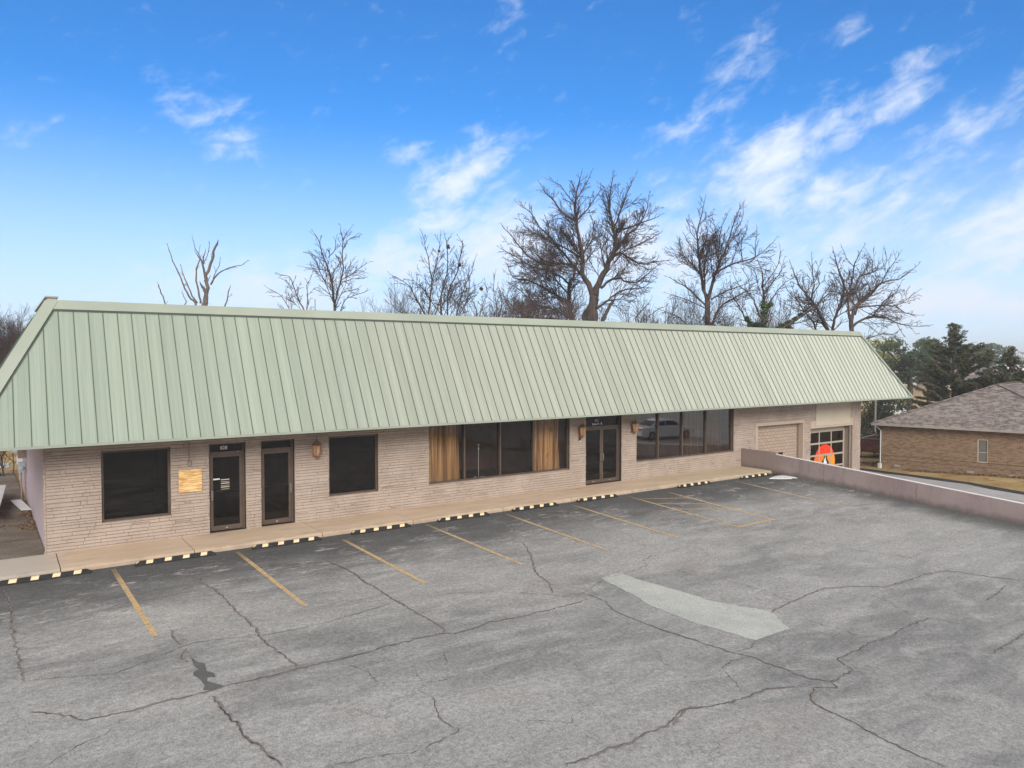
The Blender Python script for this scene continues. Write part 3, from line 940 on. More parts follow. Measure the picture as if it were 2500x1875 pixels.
# ---- roof
OV, BR, ZE, ZR = 1.5, 1.9, 2.82, 6.23
XL, XR, YB = -1.78, 38.75, 16.4
yR = -OV + BR


def roof_pt(x, s_):      # front slope, s_ 0 eave .. 1 ridge
    return (x, -OV + BR * s_, ZE + (ZR - ZE) * s_)


q = MB()
q.quad(roof_pt(XL, 0), roof_pt(XR, 0), roof_pt(XR - BR, 1), roof_pt(XL + BR, 1))
q.quad((XL, YB, ZE), (XL, -OV, ZE), (XL + BR, yR, ZR), (XL + BR, YB - BR, ZR))
q.quad((XR, -OV, ZE), (XR, YB, ZE), (XR - BR, YB - BR, ZR), (XR - BR, yR, ZR))
q.quad((XR, YB, ZE), (XL, YB, ZE), (XL + BR, YB - BR, ZR), (XR - BR, YB - BR, ZR))
roof = q.build('roof', M['roof'], BL)
nrm = Vector((0, -(ZR - ZE), BR)).normalized()
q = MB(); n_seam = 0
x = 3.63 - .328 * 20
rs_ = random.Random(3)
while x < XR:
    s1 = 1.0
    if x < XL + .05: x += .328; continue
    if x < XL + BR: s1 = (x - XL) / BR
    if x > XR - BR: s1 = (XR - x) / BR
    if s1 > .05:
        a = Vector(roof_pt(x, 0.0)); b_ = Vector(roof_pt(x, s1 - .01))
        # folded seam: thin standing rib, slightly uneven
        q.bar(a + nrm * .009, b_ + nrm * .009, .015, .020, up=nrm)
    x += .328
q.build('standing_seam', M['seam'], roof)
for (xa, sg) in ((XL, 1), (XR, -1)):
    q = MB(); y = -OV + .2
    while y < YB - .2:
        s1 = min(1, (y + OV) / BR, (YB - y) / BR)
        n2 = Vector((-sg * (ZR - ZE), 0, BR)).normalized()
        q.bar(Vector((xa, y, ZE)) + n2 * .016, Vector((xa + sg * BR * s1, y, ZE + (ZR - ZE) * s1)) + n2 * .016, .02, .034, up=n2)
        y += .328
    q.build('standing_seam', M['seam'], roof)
# caps: ridge flashing, hip flashing, drip edge
q = MB()
def offs(P_, d_): return tuple(Vector(P_) + nrm * d_)
s0 = 1 - .055
q.quad(offs(roof_pt(XL + BR - .1, s0), .045), offs(roof_pt(XR - BR + .1, s0), .045), (XR - BR, yR - .02, ZR + .07), (XL + BR, yR - .02, ZR + .07))
q.quad((XL + BR, yR - .02, ZR + .07), (XR - BR, yR - .02, ZR + .07), (XR - BR - .15, yR + .22, ZR + .06), (XL + BR + .15, yR + .22, ZR + .06))
q.quad(offs(roof_pt(XL + BR - .1, s0), .045), offs(roof_pt(XL + BR - .1, s0), .0), offs(roof_pt(XR - BR + .1, s0), .0), offs(roof_pt(XR - BR + .1, s0), .045))
q.build('ridge_cap', M['roof_trim'], roof)
for sg, x0 in ((1, XL), (-1, XR)):
    a = Vector((x0, -OV, ZE)); b_ = Vector((x0 + sg * BR, yR, ZR + .02))
    n2 = Vector((-sg * (ZR - ZE), 0, BR)).normalized()
    q = MB()
    wv = .24 if sg > 0 else .13
    q.quad(a + nrm * .05 + Vector((sg * wv, 0, 0)), a + (nrm + n2) * .035, b_ + (nrm + n2) * .035, b_ + nrm * .05 + Vector((sg * wv, 0, 0)))
    q.quad(a + nrm * .05 + Vector((sg * wv, 0, 0)), b_ + nrm * .05 + Vector((sg * wv, 0, 0)), b_ + Vector((sg * wv, 0, 0)), a + Vector((sg * wv, 0, 0)))
    q.quad(a + (nrm + n2) * .035, a + n2 * .05 + Vector((0, .2, 0)), b_ + n2 * .05 + Vector((0, .2, 0)), b_ + (nrm + n2) * .035)
    q.build('hip_cap', M['roof_trim'], roof)
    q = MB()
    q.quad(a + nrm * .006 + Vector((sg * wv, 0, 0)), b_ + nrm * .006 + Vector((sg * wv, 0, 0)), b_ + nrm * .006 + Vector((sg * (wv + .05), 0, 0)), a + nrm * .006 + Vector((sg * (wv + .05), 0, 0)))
    q.build('cap_shadow_line', M['seam'], roof)  # dark strip drawn as the hip cap's shadow on the panels
q = MB(); q.quad(offs(roof_pt(XL + BR + .1, s0 - .012), .01), offs(roof_pt(XR - BR - .1, s0 - .012), .01), offs(roof_pt(XR - BR - .1, s0), .01), offs(roof_pt(XL + BR + .1, s0), .01)); q.build('cap_shadow_line', M['seam'], roof)  # ridge cap's shadow, drawn as a dark strip
q = MB(); q.box(XL - .01, XR + .01, -OV - .025, -OV + .02, ZE - .05, ZE + .012).box(XL - .02, XL + .02, -OV + .02, YB, ZE - .05, ZE + .012).box(XR - .02, XR + .02, -OV + .02, YB, ZE - .05, ZE + .012)
q.build('drip_edge', M['roof_trim'], roof)
q = MB(); q.box(XL + .03, XR - .03, -OV + .03, -.04, ZE - .045, ZE - .02)
q.box(XL + .03, -.32, -.03, YB - .1, ZE - .045, ZE - .02).box(36.45, XR - .03, -.03, YB - .1, ZE - .045, ZE - .02)
q.build('soffit', M['soffit'], BL)
q = MB(); q.box(XL + BR + .15, XR - BR - .15, yR + .1, YB - BR - .1, 5.85, 5.95); q.build('flat_roof', M['flat_roof'], BL)
# parapet at the left edge of the flat roof
q = MB(); q.box(.14, .34, .55, 7.4, 5.95, 6.36); pa = q.build('parapet', M['side_wall'], BL)
q = MB(); q.box(.10, .38, .5, 7.45, 6.362, 6.40); q.box(.136, .14, .7, 7.3, 6.18, 6.21); q.build('parapet_cap', M['roof_trim'], pa)
# roof vents
vt = MB(); vt.lathe((33.1, 4.0, 5.9), [(.26, 0), (.26, .6)], 14)
v_ = vt.build('roof_vent', M['black_metal'], BL)
q = MB()
for k in range(7):
    z = 6.42 + k * .055
    r_ = .42 - abs(k - 2.6) * .045
    q.lathe((33.1, 4.0, z), [(r_ - .04, 0), (r_, .012), (r_, .03), (r_ - .05, .045)], 16)
q.lathe((33.1, 4.0, 6.80), [(.22, 0), (.16, .05), (.02, .08)], 14)
q.build('louvre_hood', M['black_metal'], v_, smooth=False)
q = MB(); q.box(7.5, 8.3, 3.0, 3.5, 5.95, 6.42).bar((7.95, 3, 6.4), (7.95, 3, 6.85), .02, .02); q.build('roof_hatch', M['flat_roof'], BL)
q = MB(); q.lathe((20.2, 3.0, 5.9), [(.07, 0), (.07, .42), (.10, .43), (.10, .5)], 10); q.build('vent_pipe', M['white_paint'], BL)


# ---- windows
def window(x0, x1, z0, z1, gl, mull=(), y=.13, fw=.05, label=None, dark_back=False):
    w_ = MB()
    # aluminium frame set back in the opening
    w_.box(x0, x1, y - .06, y + .03, z0, z0 + fw).box(x0, x1, y - .06, y + .03, z1 - fw, z1)
    w_.box(x0, x0 + fw, y - .058, y + .028, z0 + fw, z1 - fw).box(x1 - fw, x1, y - .058, y + .028, z0 + fw, z1 - fw)
    fr_ = w_.build('window', M['trim_brown'], BL)
    if label: fr_['label'] = label
    for mx in mull:
        k = MB(); k.box(mx - .028, mx + .028, y - .075, y + .04, z0 + fw, z1 - fw); k.build('mullion', M['trim_brown'], fr_)
        k = MB(); k.box(mx - .022, mx + .022, y + .041, y + .13, z0 + fw, z1 - fw); k.build('mullion_back', M['trim_dark'], fr_)
    k = MB(); k.box(x1 - .004, x1 + .003, .02, y - .06, z0, z1).box(x0 - .003, x0 + .004, .02, y - .06, z0, z1); k.box(x0, x1, .02, y - .06, z1 - .003, z1 + .003)
    k.build('reveal', M['trim_brown'], fr_)
    e = [x0 + fw] + [m_ for m_ in mull] + [x1 - fw]
    k = MB()
    for a, b_ in zip(e[:-1], e[1:]):
        k.quad((a, y, z0 + fw), (b_, y, z0 + fw), (b_, y, z1 - fw), (a, y, z1 - fw))
    k.build('pane', gl, fr_)
    return fr_


window(1.21, 2.84, .62, 2.46, M['glass_dark'], y=.14, fw=.055)
window(7.25, 8.86, .65, 2.47, M['glass_dark'], y=.14, fw=.055)
window(10.66, 16.63, .68, 2.80, M['glass_show'], mull=(12.08, 13.54, 14.99), y=.14, fw=.05)
window(20.08, 26.10, .68, 2.80, M['glass_mirror'], mull=(21.40, 22.85, 24.34), y=.14, fw=.05)
q = MB(); q.box(2.62, 2.72, .20, .24, .86, .9).box(2.70, 2.73, .20, .24, .86, .96); q.build('window_latch', M['chrome'], BL)


# ---- doors
def door_set(x0, x1, ztop, splits, y=.16, bars=True, handles=()):
    f = MB()
    f.box(x0, x0 + .045, y - .05, y + .04, 0.004, ztop).box(x1 - .06, x1, y - .05, y + .04, 0.004, ztop)
    f.box(x0 + .045, x1 - .06, y - .05, y + .04, 2.17, 2.23).box(x0 + .045, x1 - .06, y - .05, y + .04, ztop - .04, ztop)
    D_ = f.build('entrance', M['trim_brown'], BL)
    k = MB(); k.quad((x0 + .045, y, 2.23), (x1 - .06, y, 2.23), (x1 - .06, y, ztop - .04), (x0 + .045, y, ztop - .04)); k.build('transom_glass', M['glass_dark'], D_)
    k = MB(); k.box(x1 - .003, x1 + .003, .02, y - .05, 0.004, ztop).box(x0 - .003, x0 + .003, .02, y - .05, 0.004, ztop); k.box(x0, x1, .012, y + .04, -.01, .004)
    k.build('reveal', M['trim_dark'], D_)
    return D_


def flat_leaf(parent, x0, x1, hx, gl, bar=True, y=.16, z1=2.165):
    """one glazed leaf as a single part of the entrance"""
    s_ = .075; z0 = .02; glz = .13
    f = MB()
    f.box(x0, x0 + s_, y - .035, y + .02, z0, z1).box(x1 - s_, x1, y - .035, y + .02, z0, z1)
    f.box(x0 + s_, x1 - s_, y - .035, y + .02, z0, z0 + glz).box(x0 + s_, x1 - s_, y - .035, y + .02, z1 - .09, z1)
    L_ = f.build('door', M['trim_brown'], BL)
    k = MB(); k.quad((x0 + s_, y, z0 + glz), (x1 - s_, y, z0 + glz), (x1 - s_, y, z1 - .09), (x0 + s_, y, z1 - .09)); k.build('door_glass', gl, L_)
    k = MB(); k.box(hx - .03, hx + .03, y - .095, y - .078, .88, 1.16).box(hx - .012, hx + .012, y - .078, y - .035, .90, .93).box(hx - .012, hx + .012, y - .078, y - .035, 1.11, 1.14)
    k.build('door_handle', M['chrome'], L_)
    if bar:
        k = MB(); k.box(x0 + s_, x1 - s_, y + .03, y + .06, 1.09, 1.135); k.build('push_bar', M['chrome'], L_)
    k = MB(); k.box((x0 + x1) / 2 - .022, (x0 + x1) / 2 + .022, y - .041, y - .036, z0 + .055, z0 + .07); k.build('door_sticker', M['letter_white'], L_)
    return L_


D1 = door_set(3.82, 4.80, 2.47, None)
L1 = flat_leaf(D1, 3.87, 4.735, 3.905, M['glass_dark'])
D2 = door_set(5.23, 6.20, 2.47, None)
L2 = flat_leaf(D2, 5.28, 6.135, 6.098, M['glass_dark'])
D3 = door_set(17.41, 19.27, 2.80, None)
L3 = flat_leaf(D3, 17.46, 18.325, 18.255, M['glass_dark'], bar=False)
L4 = flat_leaf(D3, 18.335, 19.20, 18.375, M['glass_dark'], bar=False)


def text_mesh(name, s_, size, loc, m, parent, ax=1.0):
    cu = bpy.data.curves.new('lettering', 'FONT')
    cu.body = s_; cu.size = size; cu.align_x = 'CENTER'; cu.offset = size * .018; cu.extrude = .001
    tmp = bpy.data.objects.new('lettering', cu)
    col.objects.link(tmp)
    bpy.context.view_layer.update()
    me = bpy.data.meshes.new_from_object(tmp.evaluated_get(bpy.context.evaluated_depsgraph_get()))
    bpy.data.objects.remove(tmp); bpy.data.curves.remove(cu)
    L = Vector((0, 0, 0)); p_ = parent
    while p_ is not None:
        L += p_.location; p_ = p_.parent
    for v in me.vertices:
        x, y, z = v.co
        v.co = (loc[0] + x * ax - L.x, loc[1] - z - L.y, loc[2] + y - L.z)
    me.materials.clear(); me.materials.append(m)
    o = bpy.data.objects.new(name, me)
    col.objects.link(o); o.parent = parent
    return o


text_mesh('house_number', '828', .135, (4.25, .15, 2.285), M['letter_white'], D1, .95)
text_mesh('house_number', '818', .13, (18.08, .15, 2.40), M['letter_red'], D3, .9)
text_mesh('suite_lettering', 'Suite A - B', .115, (18.12, .15, 2.275), M['letter_white'], D3, 1.0)
# notices on the first door
k = MB()
for r_ in range(6): k.box(4.16, 4.39, .150, .152, 1.42 - r_ * .052, 1.42 - r_ * .052 + (.012 if r_ % 2 else .026))
k.build('door_notice', M['panel_paint'], L1)
k = MB(); k.box(3.95, 4.13, .150, .152, 1.44, 1.48); k.build('hours_sticker', M['white_paint'], L1)
q = MB(); q.box(4.55, 4.70, .20, .24, 2.30, 2.315); q.build('door_closer', M['reflective'], D1)
q = MB(); q.lathe((4.62, .105, 2.2), [(.012, 0), (.012, .02)], 8); q.build('bell_button', M['letter_white'], D1)

# ---- blocked garage bay
q = MB(); q.box(27.63, 27.78, -.03, .2, -1.8, 1.88).box(31.29, 31.37, -.028, .2, -1.8, 1.88).box(27.78, 31.29, -.03, .2, 1.72, 1.88)
bay = q.build('blocked_bay', M['smooth_paint'], BL)
q = MB()
for r_ in sub_rects([(27.4, 31.6, -1.8, 1.8)], (29.45, 30.2, -.35, .34)): q.box(r_[0], r_[1], .30, .42, r_[2], r_[3])
q.build('block_infill', M['block_infill'], bay)
q = MB(); q.box(31.26, 31.292, .2, .3, -1.8, 1.72); q.build('reveal', M['reveal_tan'], bay)
q = MB(); q.quad((29.45, .36, -.35), (30.2, .36, -.35), (30.2, .36, .34), (29.45, .36, .34)); q.build('bay_window', M['glass_dark'], bay)

# ---- glazed garage door with panel above
q = MB(); q.box(32.33, 35.36, -.045, .2, 1.50, 2.80); q.box(33.85, 35.355, -.047, -.045, 1.5, 2.8); pn = q.build('smooth_panel', M['panel_paint'], BL)
q = MB()
for r_ in sub_rects([(31.94, 35.66, 1.39, 1.78)], (32.33, 35.36, 1.5, 1.9)): q.box(r_[0], r_[1], -.02, .5, r_[2], r_[3])
q.build('lintel', M['smooth_paint'], BL)
GY = .45
gd = MB()
gz = [1.09 - .61 * k for k in range(5)]
gxs = [32.32, 33.38, 34.44, 35.56]
gd.box(31.9, 35.66, GY - .02, GY + .03, 1.13, 1.40)
for k, zt in enumerate(gz):
    gd.box(31.9, 35.66, GY - .02, GY + .03, zt - .52 - .045, zt - .52)
    gd.box(31.9, 35.66, GY - .02, GY + .03, zt, zt + .045 if k else 1.13)
gd.box(31.9, 35.66, GY - .02, GY + .03, -1.8, gz[-1] - .565)
for zt in gz:
    for gx in gxs: gd.box(gx - .035, gx + .035, GY - .018, GY + .028, zt - .52, zt)
    gd.box(35.595, 35.66, GY - .018, GY + .028, zt - .52, zt)
garage = gd.build('garage_door', M['door_frame_tan'], BL)
q = MB()
for zt in gz:
    e = [31.9] + gxs + []
    for a, b_ in zip(e[:-1], e[1:]): q.quad((a, GY, zt - .52), (b_, GY, zt - .52), (b_, GY, zt), (a, GY, zt))
q.build('garage_glass', M['glass_dark'], garage)
q = MB(); q.box(35.645, 35.70, .0, GY, -1.8, 1.39); q.build('reveal', M['reveal_tan'], garage)
q = MB(); q.box(31.9, 31.945, .02, GY, -1.8, 1.39); q.build('reveal', M['reveal_tan'], garage)
q = MB(); q.box(35.60, 35.645, .10, .14, -1.8, 1.38); q.build('door_track', M['gutter'], garage)


# logo printed on the glass: red disc over orange flames, dark trees, pale peak
def clip_rects_poly(mb, inside, y):
    """fill the glass cells with small squares where inside(x,z) holds"""
    st = .02
    for zt in gz:
        z = zt - .52
        while z < zt - 1e-6:
            x = 31.95; run = None
            while x < 35.56:
                okk = inside(x + st / 2, z + st / 2) and not any(abs(x + st / 2 - gx) < .035 for gx in gxs)
                if okk and run is None: run = x
                if (not okk or x + st >= 35.56) and run is not None:
                    mb.quad((run, y, z), (x, y, z), (x, y, min(z + st, zt)), (run, y, min(z + st, zt))); run = None
                x += st
            z += st


LC, LR = (33.89, -.47), .92
rl = random.Random(4)
tree_t = [(33.1 + .16 * k, rl.uniform(.12, .34)) for k in range(11)]


def in_disc(x, z): return (x - LC[0]) ** 2 + (z - LC[1]) ** 2 < LR * LR
def dark_part(x, z):
    f = abs(x - 33.95) / .42
    top = -.12 - .75 * f * f + .06 * sin(x * 34) + .05 * sin(x * 71)
    return in_disc(x, z) and z < top
def peak(x, z): return in_disc(x, z) and z < -.45 + .26 - abs(x - 33.93) * 2.2 + .05 * sin(x * 60) and z > -1.2


q = MB(); clip_rects_poly(q, lambda x, z: in_disc(x, z) and z > -.06, GY - .004); q.build('window_print', M['logo_red'], garage)
q = MB(); clip_rects_poly(q, lambda x, z: in_disc(x, z) and z <= -.06 and not dark_part(x, z), GY - .004); q.build('window_print', M['logo_orange'], garage)
q = MB(); clip_rects_poly(q, lambda x, z: dark_part(x, z) and not peak(x, z), GY - .004); q.build('window_print', M['logo_dark'], garage)
q = MB(); clip_rects_poly(q, lambda x, z: peak(x, z), GY - .005); q.build('window_print', M['logo_blue'], garage)
# soffit lamp above the panel
q = MB(); q.lathe((33.0, -.35, 2.62), [(.05, 0), (.16, .03), (.16, .08), (.05, .155)], 12); q.build('soffit_lamp', M['black_metal'], BL)

# ---------------------------------------------------------------- things on and in the building
# curtains
def curtain(x0, x1, y, label, seed, gather=0.0):
    r_ = random.Random(seed)
    q_ = MB(); nx = 46; nz = 14
    ph = [r_.uniform(.7, 1.3) for _ in range(nx + 1)]
    acc = 0; phs = []
    for k in range(nx + 1): acc += ph[k] * 1.05; phs.append(acc)
    for j in range(nz + 1):
        tz = j / nz; z = .70 + 2.02 * tz
        for k in range(nx + 1):
            tx = k / nx
            sq = gather * sin(pi * min(1, (1 - tz) * 1.2)) * (tx - .5) * .25
            x = x0 + (x1 - x0) * tx - sq * (x1 - x0) + .012 * sin(phs[k] * .7 + tz * 3)
            q_.v.append((x, y + .07 * sin(phs[k]) * (1.15 - .3 * tz) + .015 * sin(phs[k] * .37 + tz * 4), z))
    for j in range(nz):
        for k in range(nx):
            a = j * (nx + 1) + k
            q_.f.append((a, a + 1, a + nx + 2, a + nx + 1))
    o = q_.build('curtain', M['curtain'], None, smooth=True)
    return tag(o, label, 'curtain', 'curtains behind the shop windows')


curtain(10.60, 11.93, .26, 'gold brown curtain filling the left pane of the wide left shop window', 1)
curtain(15.08, 16.32, .26, 'gold brown curtain hanging uneven in the right pane of the wide left shop window', 2, .25)
curtain(22.95, 24.25, .34, 'dim pleated curtain behind the third pane of the reflective shop window', 3)
curtain(24.45, 25.6, .34, 'dim pleated curtain behind the last pane of the reflective shop window', 4, .3)
# slim stand seen through the second pane
st = thing('display_stand', (12.98, .62, 0), 'thin pale metal stand seen inside the wide shop window', 'stand')
q = MB(); q.tube([(12.98, .62, .62), (12.98, .62, 1.78)], .011, 6).tube([(12.92, .62, 1.8), (13.04, .62, 1.8)], .012, 6).lathe((12.98, .62, 1.62), [(.02, 0), (.035, .03), (.02, .07)], 8); q.build('pole', M['white_paint'], st)
q = MB(); q.box(12.6, 13.2, .45, .85, .0, .60); q.build('base', M['trim_dark'], st)
q = MB(); q.tube([(12.7, .5, .64), (13.2, .55, .66)], .014, 5).lathe((12.83, .6, .61), [(.05, 0), (.07, .03), (.03, .07)], 8).lathe((13.1, .6, .61), [(.04, 0), (.06, .03), (.02, .06)], 8); q.build('rack', M['white_paint'], st)


# lanterns
def lantern(x, z, label, w_=.128):
    th_ = thing('wall_lantern', (x, 0, z), label, 'wall lantern', 'carriage lanterns on the brick front')
    yc = -.22
    k = MB(); k.box(x - .06, x + .06, -.05, -.02, z - .28, z + .05); k.tube([(x, -.04, z - .2), (x, -.12, z - .30), (x, yc, z - .26)], .016, 6); k.build('wall_bracket', M['rust'], th_)
    k = MB(); k.lathe((x, yc, z + .10), [(w_ * 1.12, 0), (w_ * 1.15, .02), (w_ * .75, .075), (w_ * .35, .12), (.018, .15), (.012, .19), (.026, .205), (.012, .23), (.004, .27)], 6); k.build('lantern_roof', M['lantern_roof'], th_)
    k = MB(); k.lathe((x, yc, z - .20), [(w_ * .55, 0), (w_ * .82, .08), (w_ * .92, .2), (w_ * .95, .29)], 6, .93, .93); k.build('lantern_glass', M['amber_glass'], th_)
    k = MB()
    for j in range(6):
        a = 2 * pi * j / 6
        k.tube([(x + cos(a) * w_ * .58, yc + sin(a) * w_ * .58, z - .21), (x + cos(a) * w_ * .9, yc + sin(a) * w_ * .9, z - .10), (x + cos(a) * w_ * 1.0, yc + sin(a) * w_ * 1.0, z + .1)], .012, 5)
    k.lathe((x, yc, z - .235), [(w_ * .35, 0), (w_ * .66, .02), (w_ * .66, .04)], 6)
    k.lathe((x, yc, z - .32), [(.006, 0), (.02, .03), (.012, .05), (w_ * .35, .085)], 6)
    k.build('lantern_cage', M['rust'], th_)
    return th_


lantern(6.80, 2.17, 'rusty wall lantern between the second glass door and the single dark window')
lantern(17.08, 2.16, 'weathered wall lantern left of the double door, above a small black camera')
lantern(19.80, 2.16, 'peeling wall lantern on the brick pier right of the double door')
cm = thing('security_camera', (17.08, 0, 1.83), 'small black doorbell camera under the lantern left of the double door', 'camera')
q = MB(); q.box(17.045, 17.115, -.07, -.025, 1.72, 1.86); q.build('camera_body', M['black_metal'], cm)
q = MB(); q.lathe((17.08, -.05, 1.70), [(.032, 0), (.036, .03), (.028, .05)], 10); q.build('lens_cover', M['white_paint'], cm)
# plywood and conduit
tag(MB().box(3.03, 3.62, -.055, -.034, 1.21, 1.82).build('plywood_board', M['plywood']), 'square orange plywood board fixed to the brick beside the first door', 'board')
cd = thing('conduit_box', (3.31, 0, 1.93), 'thin painted conduit with a small junction box above the plywood board', 'electrical box')
q = MB(); q.tube([(3.30, -.045, 2.78), (3.30, -.045, 2.04)], .011, 6); q.build('conduit', M['conduit'], cd)
q = MB(); q.box(3.265, 3.345, -.085, -.032, 1.93, 2.05).box(3.28, 3.33, -.09, -.085, 1.945, 2.035); q.build('junction_box', M['conduit'], cd)
# meters on the side wall
mt = thing('meter_box', (-.25, 9.0, 0), 'grey electric meter box with conduits on the left side wall', 'meter box')
q = MB(); q.box(-.42, -.19, 8.85, 9.05, .93, 1.28).box(-.40, -.21, 8.83, 8.85, .97, 1.24); q.lathe((-.31, 8.8, 1.1), [(.07, -.05), (.08, 0), (.05, .05)], 10); q.build('meter_case', M['meter_grey'], mt)
q = MB(); q.tube([(-.33, 8.95, .93), (-.33, 8.95, .0)], .025, 6).tube([(-.23, 8.7, 1.0), (-.23, 8.7, .0)], .02, 6); q.build('conduit', M['conduit'], mt)
q = MB(); q.box(-.42, -.19, 8.6, 8.9, 1.45, 2.78); q.build('duct_cover', M['conduit'], mt)
m2 = thing('disconnect_box', (-.3, 11.4, 0), 'white electric box with a round cap farther along the left side wall', 'electrical box')
q = MB(); q.box(-.42, -.23, 11.2, 11.35, .95, 1.27); q.build('box_case', M['white_paint'], m2)
q = MB(); q.lathe((-.40, 11.3, 1.36), [(.14, 0), (.16, .06), (.14, .15), (.04, .19)], 12).tube([(-.3, 11.3, .95), (-.3, 11.3, 0)], .02, 6).tube([(-.35, 11.3, 1.27), (-.35, 11.3, 1.4)], .02, 6); q.build('round_cap', M['meter_grey'], m2)

# low wall on the right of the lot
RW = thing('retaining_wall', (26.7, -6, -.5), 'long mauve painted low wall with a pale top edge along the right side of the lot', 'wall')
q = MB()
q.box(26.60, 26.76, -1.838, -.035, -2.0, .78)
q.build('wall', M['wall_paint'], RW)
q = MB()
ztop = lambda y: .70 + (y + 1.86) * .0675
yy = [-1.84, -5, -8, -11.2, -14, -17]
for a, b_ in zip(yy[:-1], yy[1:]):
    i = len(q.v)
    q.v += [(26.60, b_, -3), (26.76, b_, -3), (26.76, a, -3), (26.60, a, -3), (26.60, b_, ztop(b_)), (26.76, b_, ztop(b_)), (26.76, a, ztop(a)), (26.60, a, ztop(a))]
    q.f += [tuple(i + k for k in f) for f in ((0, 3, 2, 1), (4, 5, 6, 7), (0, 1, 5, 4), (2, 3, 7, 6), (3, 0, 4, 7), (1, 2, 6, 5))]
q.build('wall', M['wall_paint'], RW)
q = MB()
for a, b_ in zip(yy[:-1], yy[1:]):
    i = len(q.v)
    q.v += [(26.59, b_, ztop(b_) - .006), (26.77, b_, ztop(b_) - .006), (26.77, a, ztop(a) - .006), (26.59, a, ztop(a) - .006), (26.59, b_, ztop(b_) + .010), (26.77, b_, ztop(b_) + .010), (26.77, a, ztop(a) + .010), (26.59, a, ztop(a) + .010)]
    q.f += [tuple(i + k for k in f) for f in ((0, 3, 2, 1), (4, 5, 6, 7), (0, 1, 5, 4), (2, 3, 7, 6), (3, 0, 4, 7), (1, 2, 6, 5))]
q.build('coping', M['cap_white'], RW)
q = MB()
for yk in (-4.1, -7.8):
    pts = [(26.597, yk + .03 * sin(k * 1.7), lot_z(26.6, yk) + .06 + (ztop(yk) - lot_z(26.6, yk) - .12) * k / 8) for k in range(9)]
    q.tube(pts, .006, 4)
q.build('wall_crack', M['crack'], RW)


# ---------------------------------------------------------------- wheel stops
def make_stop():
    W_ = 1.83
    t_ = thing('wheel_stop', (0, 0, 0), None, 'wheel stop', 'black rubber wheel stops along the walk')
    q_ = MB()
    prof = [(-.075, 0), (.075, 0), (.068, .035), (.035, .10), (-.035, .10), (-.068, .035)]
    n = len(prof)
    for (x, k) in ((-W_ / 2, .25), (-W_ / 2 + .10, 1), (W_ / 2 - .10, 1), (W_ / 2, .25)):
        for (y, z) in prof: q_.v.append((x, y, z if z < .05 else z * (k if k == 1 else .45)))
    for s_ in range(3):
        for k in range(n):
            k2 = (k + 1) % n
            q_.f.append((s_ * n + k, s_ * n + k2, (s_ + 1) * n + k2, (s_ + 1) * n + k))
    q_.f.append(tuple(range(n))); q_.f.append(tuple(3 * n + k for k in reversed(range(n))))
    q_.build('rubber_body', M['rubber'], t_, world_space=False)
    for xc in (-.60, -.19, .22, .63):
        p = MB()
        # strip wrapping the front slope and the crown, cut on a slant
        p.quad((xc - .085, -.0715, .037), (xc + .065, -.0715, .037), (xc + .085, -.0375, .1025), (xc - .065, -.0375, .1025))
        p.quad((xc - .065, -.0375, .1025), (xc + .085, -.0375, .1025), (xc + .095, .030, .1025), (xc - .055, .030, .1025))
        p.build('reflective_patch', M['reflective'], t_, world_space=False)
    p = MB(); p.quad((-W_ / 2 + .005, -.05, .046), (-W_ / 2 + .088, -.05, .10), (-W_ / 2 + .097, .0, .1025), (-W_ / 2 + .05, .03, .08)); p.build('reflective_patch', M['reflective'], t_, world_space=False)
    return t_


proto = make_stop()
spots = [(-.13, -1.98, 'wheel stop cut by the left edge of the photo, leftmost of the row'),
         (2.60, -1.95, 'wheel stop in front of the left square window, second from the left'),
         (5.34, -1.97, 'wheel stop in front of the second glass door'),
         (8.08, -1.92, 'wheel stop in front of the small dark window right of the doors'),
         (10.86, -1.90, 'wheel stop in front of the left curtain of the wide shop window'),
         (13.62, -1.90, 'wheel stop in front of the middle panes of the wide shop window'),
         (16.34, -1.90, 'wheel stop in front of the lantern pier and double door'),
         (21.34, -1.92, 'wheel stop in front of the left half of the reflective shop window'),
         (25.05, -1.95, 'wheel stop nearest the low wall, at the far right end of the row')]
for i, (x, y, lb) in enumerate(spots):
    o = proto if i == 0 else copy_tree(proto)
    o.location = (x, y, lot_z(x, y) + .002)
    o.rotation_euler = (0, 0, rc.uniform(-.012, .012))
    o['label'] = 'black rubber ' + lb

# white sheet lying in the corner
sp = [(25.27, -2.48), (25.6, -2.37), (25.9, -2.29), (26.22, -2.26), (26.46, -2.33), (26.5, -2.57), (26.45, -2.85), (26.36, -3.05), (26.2, -2.93), (26.0, -3.03), (25.75, -2.9), (25.57, -2.79), (25.45, -2.66)]
q = MB(); q.prism(sp, 'z', lot_z(26, -2.6) + .012, lot_z(26, -2.6) + .035)
tag(q.build('white_sheet', M['white_metal']), 'flat white scrap sheet lying in the lot corner by the low wall', 'sheet')
# boards in the alley
q = MB(); q.prism([(-.66, 8.66), (-.36, 8.63), (-.12, 6.45), (-.40, 6.52)], 'z', .03, .05)
tag(q.build('fallen_board', M['white_metal']), 'narrow white board lying on the side path by the block wall', 'board')
q = MB(); q.prism([(-3.0, 9.95), (-.76, 9.82), (-.97, 4.85), (-3.2, 4.9)], 'z', .35, .42).box(-2.9, -1.3, 5.4, 9.4, .0, .35)
tag(q.build('white_sheet', M['white_paint']), 'large white panel lying on a low base at the left edge of the photo', 'panel')


